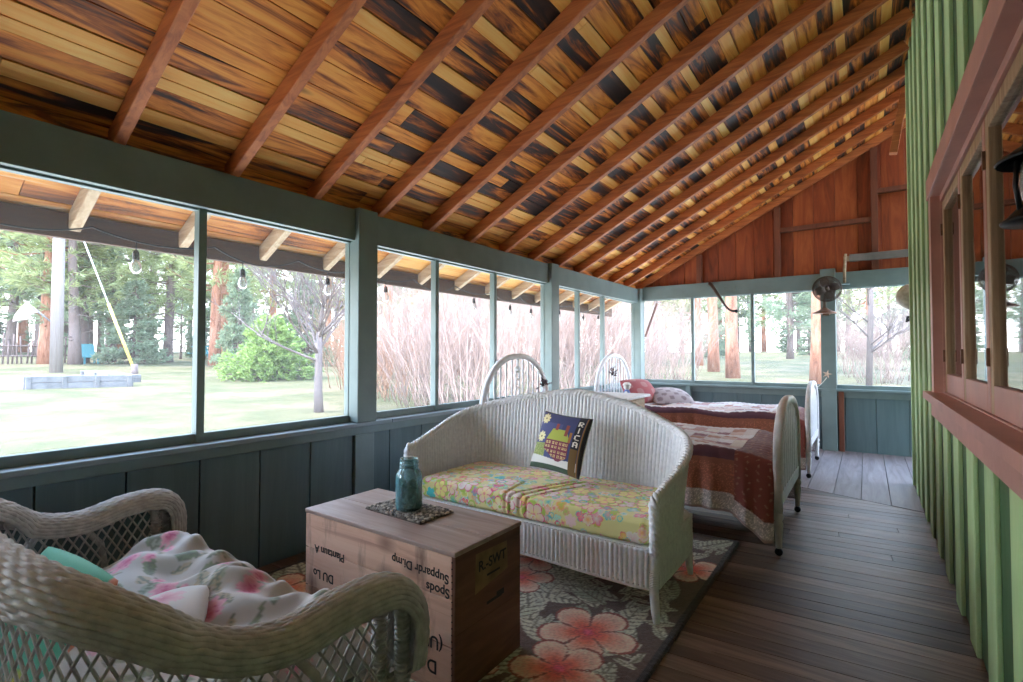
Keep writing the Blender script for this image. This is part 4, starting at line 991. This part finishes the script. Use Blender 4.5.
# black lantern on the window casing
lx,ly,lz=.30,1.41,1.54
root=thing('hanging_lantern','black metal lantern with glass hanging by the brown framed window','lantern',(lx,ly,lz))
k_=.74
def LP_(prof): return [(a*k_,b*k_) for a,b in prof]
B=MB(); B.lathe(LP_([(.0,.0),(.098,.0),(.10,.006),(.085,.018),(.062,.045),(.055,.06),(0,.06)]),(lx,ly,lz),28); B.build('base',BLACK,root)
B=MB(); B.lathe(LP_([(.105,.165),(.108,.170),(.095,.182),(.06,.205),(.04,.225),(.038,.25),(.0,.255)]),(lx,ly,lz),28); B.lathe(LP_([(.105,.165),(.09,.172),(0,.19)]),(lx,ly,lz),28); B.build('cap',BLACK,root)
B=MB(); B.lathe(LP_([(.050,.058),(.056,.09),(.058,.12),(.05,.165)]),(lx,ly,lz),24); B.build('glass_chimney',BULBG,root,solid=.003)
for k in range(4):
    B=MB(); a=k*PI/2+.4; ca_,sa_=k_*math.cos(a),k_*math.sin(a); B.tube([(lx+.068*ca_,ly+.068*sa_,lz+.03*k_),(lx+.078*ca_,ly+.078*sa_,lz+.10*k_),(lx+.072*ca_,ly+.072*sa_,lz+.175*k_)],.0045,6); B.build('guard_bar',BLACK,root)
B=MB(); B.tube([(lx,ly+.03*math.cos(a),lz+.205+.03*math.sin(a)) for a in np.linspace(0,2*PI,16,endpoint=False)],.0045,6,closed=True); B.tube([(lx,ly,lz+.235),(lx,ly,lz+.34),(lx+.02,ly,lz+.36),(XR+.03,ly,lz+.37)],.005,6); B.build('hook',BLACK,root)

# ------------------------------------------------------------------ string lights at the eave
bulbs=[.2,1.159,1.785,2.46,3.059,3.719,4.307,4.996,5.467,6.2,6.936,7.467]
root=thing('string_lights','dark cord of clear bulbs strung along the eave outside the screens','string lights',(-3.52,4,1.97))
hang=[.35,.95,1.60,2.2,2.75,3.4,4.0,4.65,5.2,5.8,6.55,7.2,7.9]; knots=[]; 
cpts=[]
for a,b in zip(hang,hang[1:]):
    for q in np.linspace(0,1,12,endpoint=False): cpts.append((-3.53,a+(b-a)*q,1.985-.075*4*q*(1-q)*(.6+.5*math.sin(a*7)**2)))
cy_=np.array([p[1] for p in cpts]); cz_=np.array([p[2] for p in cpts])
B=MB(); B.tube(cpts,.005,6); B.build('cord',BLACK,root)
for yb in bulbs[1:]:
    zc=float(np.interp(yb,cy_,cz_)); x_=-3.53
    B=MB(); B.tube([(x_,yb,zc),(x_,yb,zc-.055)],.0035,6); B.lathe([(0,-.05),(.010,-.052),(.016,-.065),(.018,-.105),(.015,-.108),(0,-.108)],(x_,yb,zc),14); s_=B.build('socket',BLACK,root)
    B=MB(); B.lathe([(.013,-.106),(.016,-.115),(.026,-.135),(.030,-.155),(.026,-.175),(.014,-.188),(0,-.191)],(x_,yb,zc),16); g_=B.build('bulb',BULBG,s_)

# ------------------------------------------------------------------ outside
def gp(x,y,dz=-.03): return (x,y,gz(x,y)+dz)
# utility pole with guy wires
px,py_=-28.9,6.63; z0=gz(px,py_)
root=thing('utility_pole','tall grey utility pole on the lawn left of the screens','pole',(px,py_,z0-.05))
B=MB(); B.tube([(px,py_,z0-.1),(px,py_,z0+4),(px+.05,py_,z0+13)],[.235,.22,.17],14); B.build('pole_shaft',POLE,root)
B=MB(); B.tube([(px,py_,8.7),(-31.3,1.0,2.2)],.030,6); B.build('guy_wire',WIRE,root)
gx2,gy2=-24.9,8.2; g0=gz(gx2,gy2); t0=Vector((px,py_,8.9)); t1=Vector((gx2,gy2,g0+.25))
B=MB(); B.tube([t0,t1],.028,6); g=B.build('guy_wire',WIRE,root)
B=MB(); B.tube([t1+(t0-t1)*.02,t1+(t0-t1)*.34],.055,8); B.build('yellow_guard',YEL,g)
B=MB(); B.tube([(gx2,gy2,g0-.1),(gx2,gy2,g0+.55)],[.14,.12],10); B.build('anchor_stub',BARKD,root)
root=thing('flag','faded pale flag on a short staff fixed to the utility pole','flag',(px,py_,z0+2))
sd_=Vector((-.818,-.574,0))
a=Vector((px,py_,z0+2.15))+sd_*.18; b=a+sd_*1.30+Vector((0,0,1.0)); B=MB(); B.tube([a,b],.035,8); B.build('staff',PLANK,root)
P=np.zeros((16,12,3)); m_=a.lerp(b,.48)
c0,c1=m_+sd_*.55+Vector((0,0,-.28)),b+sd_*.40+Vector((0,0,-.98))
for i in range(16):
    for j in range(12):
        u,v=i/15,j/11; p=m_.lerp(b,u).lerp(c0.lerp(c1,u),v)+Vector((.09,-.11,0))*math.sin(u*5+v*4); P[i,j]=p
B=MB(); B.grid(P); B.build('cloth',FLAGC,root,solid=.01)
# timbers on the lawn
def timber(a,b,w,h,label):
    za,zb=gz(*a),gz(*b); B=MB(); d=(Vector((*b,0))-Vector((*a,0))).normalized()
    for k in range(2): 
        z=h*.25+k*h*.5; B.beam((a[0],a[1],za+z-.02),(b[0],b[1],zb+z-.02),w,h*.47)
    for q in (.04,.35,.65,.96):
        p=Vector((*a,0)).lerp(Vector((*b,0)),q); zz=za+(zb-za)*q; n=Vector((-d.y,d.x,0)); B.box((p.x+n.x*w*.5-.06,p.y+n.y*w*.5-.06,zz-.02),(p.x+n.x*w*.5+.06,p.y+n.y*w*.5+.06,zz+h*.9)); B.box((p.x-n.x*w*.5-.06,p.y-n.y*w*.5-.06,zz-.02),(p.x-n.x*w*.5+.06,p.y-n.y*w*.5+.06,zz+h*.9))
    o=B.build('landscape_timber',PLANK,bevel=.01); tag(o,label,'timber','timbers edging the pole bed')
timber((-21.4,4.15),(-20.6,6.75),.28,.42,'long grey timber on the lawn in front of the utility pole')
timber((-25.7,6.9),(-22.3,7.3),.5,.30,'pale grey timber lying right of the utility pole')
timber((-22.5,1.2),(-24.5,3.3),.3,.35,'dark timber edge at the far left of the lawn')
P=np.zeros((24,10,3)); 
for i in range(24):
    for j in range(10):
        u,v=i/23,j/9; x_=-26.5+5.2*v; y_=3.2+4.0*u; P[i,j]=(x_,y_,gz(x_,y_)-.05+.30*math.sin(PI*u)*math.sin(PI*v)+.03*math.sin(i*2.1+j))
B=MB(); B.grid(P); o=B.build('earth_mound',DIRT); tag(o,'low brown earth mound at the foot of the utility pole','mound')
root=thing('lawn_chair','turquoise lawn chair at the forest edge beyond the pole','chair',gp(-37.5,10.1,0)); cx,cy,cz=root.location
B=MB(); B.box((cx-.35,cy-.35,cz+.35),(cx+.35,cy+.35,cz+.42)); B.build('seat',TEALP,root)
B=MB(); B.beam((cx-.33,cy,cz+.4),(cx-.6,cy,cz+1.15),.7,.06,up=(1,0,0)); B.build('backrest',TEALP,root)
for sx in (-.32,.32):
    for sy in (-.32,.32): B=MB(); B.box((cx+sx-.04,cy+sy-.04,cz-.03),(cx+sx+.04,cy+sy+.04,cz+.37)); B.build('leg',TEALP,root)
root=thing('picnic_table','turquoise picnic table among the distant trunks','table',gp(-38.2,17.6,0)); cx,cy,cz=root.location
B=MB(); B.box((cx-.8,cy-1.4,cz+.95),(cx+.8,cy+1.4,cz+1.03)); B.build('table_top',TEALP,root)
for sx in (-1.2,1.2): B=MB(); B.box((cx+sx-.2,cy-1.4,cz+.5),(cx+sx+.2,cy+1.4,cz+.56)); B.build('bench',TEALP,root)
for sy in (-1,1):
    B=MB(); B.beam((cx-1.1,cy+sy,cz),(cx-.4,cy+sy,cz+.95),.1,.1,up=(0,1,0)); B.beam((cx+1.1,cy+sy,cz),(cx+.4,cy+sy,cz+.95),.1,.1,up=(0,1,0)); B.box((cx-1.3,cy+sy-.05,cz+.42),(cx+1.3,cy+sy+.05,cz+.5)); B.build('trestle',TEALP,root)
# conifers
def needle_spray(B,p,d,L,n,rr,w=.022,spread=.8,m=0):
    """tuft of n thin needle blades around p pointing along d"""
    vs=[];fs=[]
    for k in range(n):
        q=d+Vector((rr.uniform(-1,1),rr.uniform(-1,1),rr.uniform(-.8,1)))*spread; q.normalize(); l=L*rr.uniform(.6,1.1)
        s_=q.cross(Vector((rr.uniform(-1,1),rr.uniform(-1,1),rr.uniform(-1,1))));
        if s_.length<1e-3: continue
        s_.normalize(); a=len(vs); vs+= [p-s_*w*.5,p+q*l*.55+s_*w*1.1,p+q*l,p+q*l*.5-s_*w*1.1]; fs.append((a,a+1,a+2,a+3))
    B.add(vs,fs,m)
def pine_mesh(seed,H,rt,zlow,Rmax,nbr,tn,tl,bark,needle,dead=6,conical=False,w=.035):
    rr=random.Random(seed); T=MB(); lean=(rr.uniform(-.02,.02),rr.uniform(-.02,.02))
    def ax(z): return Vector((lean[0]*z+.05*math.sin(z*.6+seed),lean[1]*z,z))
    T.tube([ax(z) for z in np.linspace(-.15,H,12)],[rt*(1.15 if i==0 else 1)*(1-.82*i/11) for i in range(12)],9)
    Cn=MB()
    for k in range(nbr+dead):
        if k<nbr: f=(k/nbr); z=zlow+(H*.97-zlow)*f
        else: z=rr.uniform(zlow*.45,zlow*1.1)
        a=rr.uniform(0,2*PI); 
        R=(Rmax*(1-f)**.8+.25 if conical else Rmax*(.45+.55*math.sin(PI*min(1,f*.8+.22)))*(1-.55*f))*rr.uniform(.7,1.1) if k<nbr else Rmax*rr.uniform(.25,.5)
        p=ax(z); d=Vector((math.cos(a),math.sin(a),rr.uniform(-.25,.05) if conical else rr.uniform(-.22,.25)))
        mid=p+d*R*.55+Vector((0,0,-.06*R)); e=p+d*R+Vector((0,0,.04*R if conical else .10*R))
        T.tube([p,mid,e],[.035*R/2+.012,.022,.008],4)
        if k<nbr:
            nt=max(3,int(tn*R/Rmax)+1)
            for q in range(nt):
                t=.22+.78*(q+rr.random())/nt; c=(p.lerp(mid,t*2) if t<.5 else mid.lerp(e,t*2-1))
                off=Vector((-d.y,d.x,0))*rr.uniform(-1,1)*R*(.34*(1-.5*t) if conical else .30)+Vector((0,0,rr.uniform(-.10,.12)*(1 if conical else 1.6)*max(R,.6)*.6))
                needle_spray(Cn,c+off,(d+off*.6).normalized(),tl,15,rr,w,.85)
    return T.mesh('pine_trunk'),Cn.mesh('pine_crown')
kinds={}
def add_kind(k,args,bark,needle):
    t,c=pine_mesh(*args); t.materials.append(bark); c.materials.append(needle); kinds[k]=(t,c)
add_kind('pine0',(1,17,.30,3.2,2.9,95,9,.60,None,None,8,False,.026),BARKD,NEED)
add_kind('pine1',(2,19,.33,4.4,3.1,95,9,.60,None,None,10,False,.026),BARKR,NEED)
add_kind('pine2',(3,16,.27,2.4,2.6,100,9,.6,None,None,8,False,.026),BARKD,NEEDB)
add_kind('tall',(4,22,.30,7.5,2.8,70,8,.6,None,None,10,False,.026),BARKR,NEED)
add_kind('fir',(5,2.75,.09,.18,1.95,150,13,.26,None,None,0,True,.022),BARKD,NEEDF)
add_kind('spruce',(6,5.2,.10,.25,1.5,120,9,.32,None,None,0,True,.03),BARKD,NEEDB)
def tree(kind,name,x,y,label,cat='tree',group=None,sc=1.0,rz=0,sxy=None):
    r=thing(name,label,cat,(x,y,gz(x,y)),group,local=True); r.rotation_euler=(0,0,rz); s_=sxy or sc; r.scale=(s_,s_,sc)
    for nm,me in zip(('trunk','crown'),kinds[kind]):
        o=bpy.data.objects.new(nm,me); COL.objects.link(o); o.parent=r
    return r
tree('fir','young_fir',-20.97,11.9,'bushy bright green young fir on the lawn behind the bare tree','tree',None,1.0,0)
cam_xy=(0,0)
def at_px(px,dist):
    """ground point on the bearing of an image column, at a distance"""
    yaw=math.radians(35.07); t=(px-511.5)/505; d=Vector((-math.sin(yaw)+math.cos(yaw)*t,math.cos(yaw)+math.sin(yaw)*t)); d.normalize(); return d.x*dist,d.y*dist
named=[(45,39,'pine1','red-barked pine left of the flag on the utility pole'),(74,38,'pine0','thick grey pine right behind the utility pole'),(84,40,'pine2','second dark pine right of the utility pole'),(111,41,'pine0','dark pine behind the middle of the first screen'),(168,40,'pine0','straight dark pine just left of the first mullion'),
(214,36,'pine1','tall pine just right of the first mullion'),(224,39,'tall','slim red pine behind the young fir, left side'),(386,26,'tall','red pine trunk just right of the big post'),(448,29,'tall','dark red pine trunk right of the second mullion'),(462,26,'tall','leaning red pine in front of the willow thicket'),(478,30,'pine2','slim pale pine behind the leaning red pine'),(570,34,'tall','red pine behind the thicket right of the second post'),(591,36,'pine0','slender dark pine far right through the side screens'),
(713,30,'tall','left red trunk of the two through the far screens'),(733,25.5,'tall','right red trunk under the tip of the horn'),(697,36,'pine1','thin red trunk beside the left far mullion'),(818,22,'tall','red pine trunk left of the fan post in the far screen'),(790,48,'pine2','blue-green pine between the red trunks and the fan'),(655,44,'pine0','dark pine at the left edge of the far screens')]
for i,(px,ds,k,lab) in enumerate(named):
    x,y=at_px(px,ds); tree(k,'pine_tree',x,y,lab,'tree',None,1.0 if k!='tall' else 1.0,i*1.3)
x,y=at_px(133,38); tree('spruce','blue_spruce',x,y,'dense blue-green spruce behind the yellow guy guard','tree',None,1.0,1)
x,y=at_px(238,33); tree('spruce','blue_spruce',x,y,'slim blue-green spruce left behind the young fir','tree',None,1.15,2,.8)
x,y=at_px(308,35); tree('spruce','blue_spruce',x,y,'dark spruce behind the bare lawn tree','tree',None,1.1,3)
Rr=random.Random(12)
for k in range(64):
    px=-140+k*16.5+Rr.uniform(-7,7); ds=Rr.uniform(50,78) if px<620 else Rr.uniform(62,95)
    x,y=at_px(px,ds); tree(('pine0','pine1','pine2')[k%3],'pine_tree',x,y,'tall dark pine in the distant forest beyond the lawn','tree','distant forest pines',Rr.uniform(1.0,1.35),Rr.uniform(0,6))
Rr=random.Random(77)
for k in range(46):
    px=-60+k*24+Rr.uniform(-9,9); ds=Rr.uniform(43,60) if px<345 else Rr.uniform(46,66)
    x,y=at_px(px,ds); tree(('spruce','pine2','spruce')[k%3],'young_conifer',x,y,'small conifer in the undergrowth between the distant trunks','tree','understory conifers',Rr.uniform(.45,.8)*(1 if k%3!=1 else .55),Rr.uniform(0,6),None)
# bare tree and bare willow thicket
def twig_tree(B,p,d,L,r,lev,rr,m=0,nchild=4,up=.25,seg=5):
    pts=[p]; q=p.copy(); dd=d.copy()
    for k in range(4):
        dd=(dd+Vector((rr.uniform(-.12,.12),rr.uniform(-.12,.12),up*.12))).normalized(); q=q+dd*L/4; pts.append(q.copy())
    B.tube(pts,[r,r*.88,r*.75,r*.62,r*.45],seg if lev>1 else 3,m)
    if lev<=0: return
    for k in range(nchild):
        t=rr.uniform(.3,1); i=min(3,int(t*4)); c=pts[i].lerp(pts[i+1],t*4-i); nd=(dd+Vector((rr.uniform(-.9,.9),rr.uniform(-.9,.9),rr.uniform(-.1,.6)))).normalized()
        twig_tree(B,c,nd,L*rr.uniform(.5,.75),r*.5,lev-1,rr,m,nchild,up,seg)
bx,by=-10.62,7.19; z0=gz(bx,by); rr=random.Random(8)
root=thing('bare_tree','small leafless tree on the lawn left of the big post','tree',(bx,by,z0))
B=MB(); B.tube([(bx,by,z0-.1),(bx-.03,by,z0+.5),(bx-.05,by+.02,z0+1.1),(bx-.03,by+.02,z0+1.9)],[.115,.095,.085,.07],10); B.build('trunk',TWIG,root)
B=MB()
base=Vector((bx-.04,by+.02,z0+1.2))
for k in range(11):
    a=2*PI*k/11+rr.uniform(-.3,.3); zz=rr.uniform(0,.75); up_=rr.uniform(.7,1.5); twig_tree(B,base+Vector((0,0,zz)),Vector((math.cos(a),math.sin(a),up_)).normalized(),rr.uniform(1.2,1.9),.032,3,rr,0,4,.3)
twig_tree(B,base+Vector((0,0,.6)),Vector((0,0,1)),2.2,.055,3,rr,0,5,.3); 
twig_tree(B,base+Vector((0,0,0)),Vector((-.5,-.75,.35)).normalized(),1.5,.035,3,rr,0,4,.4)
B.build('branches',TWIG,root)
def thicket_mesh(seed,H,R,n):
    rr=random.Random(seed); B=MB()
    for k in range(n):
        a=rr.uniform(0,2*PI); r_=R*math.sqrt(rr.random())*.6; p=Vector((r_*math.cos(a),r_*math.sin(a),-.1)); o_=Vector((math.cos(a)*rr.uniform(.05,.6),math.sin(a)*rr.uniform(.05,.6),1)).normalized()
        twig_tree(B,p,o_,H*rr.uniform(.55,1.0),.016,2,rr,0,4,.3,3)
    me=B.mesh('willow_stems'); return me
th=[thicket_mesh(31,2.9,1.5,30),thicket_mesh(32,3.4,1.6,30),thicket_mesh(33,2.4,1.5,32)]
for me,mt in zip(th,(TWIGB,TWIGB,TWIGR)): me.materials.append(mt)
spots=[]
for px,ds in ((352,19),(368,17.5),(384,19),(392,15.5),(405,17),(418,14.2),(430,16),(440,13.2),(452,15),(463,13),(475,14.5),(486,13),(500,15),(514,14),(530,15.5),(546,14.5),(560,16),(575,15),(590,16.5),(604,16),(620,17),(640,18),(655,19.5),(668,21),(680,23),(360,24),(400,23),(440,21),(480,20),(520,21),(560,22),(600,23),(640,26),(860,27),(880,24),(905,26),(842,30),(890,33)): spots.append((px,ds))
Rr=random.Random(5)
for i,(px,ds) in enumerate(spots):
    x,y=at_px(px,ds); k=2 if i in (0,1,2,3,25) else i%2
    o=bpy.data.objects.new('willow_shrub',th[k]); COL.objects.link(o); o.location=(x,y,gz(x,y)); o.rotation_euler=(0,0,Rr.uniform(0,6)); s_=Rr.uniform(.72,1.0)*(.95 if px<700 else .8); o.scale=(s_,s_,s_)
    if i in (0,1,2,3,25): tag(o,'rust-tinted leafless willow shrub at the left end of the thicket','shrub','rust-tinted willows')
    elif px<700: tag(o,'tangled leafless willow shrub in the pinkish thicket behind the settee','shrub','willow thicket')
    else: tag(o,'sparse leafless shrub behind the screen right of the fan post','shrub','sparse shrubs beyond the far screen')
x,y=at_px(868,20); root=thing('birch_tree','pale leafless birch behind the screen right of the fan post','tree',(x,y,gz(x,y))); rr=random.Random(18)
B=MB(); z0=gz(x,y); B.tube([(x,y,z0-.1),(x+.1,y,z0+3),(x-.05,y,z0+7)],[.10,.08,.05],10); B.build('trunk',TWIG,root)
B=MB()
for k in range(22): a=rr.uniform(0,6.28); twig_tree(B,Vector((x+.03,y,z0+rr.uniform(1,6.5))),Vector((math.cos(a),math.sin(a),.6)).normalized(),rr.uniform(1.0,1.8),.03,3,rr,0,4,.2)
B.build('branches',TWIG,root)
# rustic fence at the forest edge
root=thing('rustic_fence','dark rustic stick fence along the forest edge at far left','fence',gp(-38.5,6.0,0)); Rr=random.Random(6)
B=MB()
for k in range(46):
    x_=-38.6+Rr.uniform(-.15,.15); y_=1.0+k*.20; z_=gz(x_,y_); B.tube([(x_,y_,z_-.1),(x_+Rr.uniform(-.1,.1),y_+Rr.uniform(-.1,.1),z_+Rr.uniform(1.1,1.7))],.045,5)
B.build('picket_sticks',BARKD,root)
for zz in (.45,1.0): B=MB(); B.tube([(-38.5,y_,gz(-38.5,y_)+zz) for y_ in (1,4,7,10.2)],.05,6); B.build('rail',BARKD,root)


# ------------------------------------------------------------------ light, sky, camera
w=bpy.data.worlds.new('sky'); scene.world=w; w.use_nodes=True; nt=w.node_tree
bg=nt.nodes['Background']; tc=nt.nodes.new('ShaderNodeTexCoord'); sx=nt.nodes.new('ShaderNodeSeparateXYZ'); nt.links.new(tc.outputs['Generated'],sx.inputs[0])
r=nt.nodes.new('ShaderNodeValToRGB'); e=r.color_ramp.elements; e[0].position=.0; e[0].color=(.93,.97,1,1); e[1].position=.7; e[1].color=(.42,.64,1,1)
nt.links.new(sx.outputs['Z'],r.inputs[0]); nt.links.new(r.outputs[0],bg.inputs['Color']); bg.inputs['Strength'].default_value=3.4
sd=bpy.data.lights.new('sun','SUN'); sd.energy=3.6; sd.angle=math.radians(1.5); sd.color=(1,.95,.86)
so=bpy.data.objects.new('sun',sd); COL.objects.link(so)
dirv=Vector((.42,.62,-1.2)); so.rotation_euler=dirv.to_track_quat('-Z','Y').to_euler(); so.location=(-10,-20,30)

cd=bpy.data.cameras.new('camera'); cam=bpy.data.objects.new('camera',cd); COL.objects.link(cam)
cd.sensor_fit='HORIZONTAL'; cd.sensor_width=36; cd.lens=505/1023*36; cd.clip_start=.05; cd.clip_end=500
cam.location=(0,0,1.28); cam.rotation_euler=(math.radians(90+1.4),0,math.radians(35.07)); scene.camera=cam
vs=scene.view_settings; vs.view_transform='Standard'; vs.look='None'; vs.gamma=1; vs.exposure=1.68; vs.use_curve_mapping=False
scene.display_settings.display_device='sRGB'
try:
    cy=scene.cycles; cy.max_bounces=10; cy.diffuse_bounces=6; cy.glossy_bounces=4; cy.transmission_bounces=6; cy.transparent_max_bounces=24; cy.use_denoising=True; cy.sample_clamp_indirect=6; cy.caustics_reflective=False; cy.caustics_refractive=False
except Exception: pass
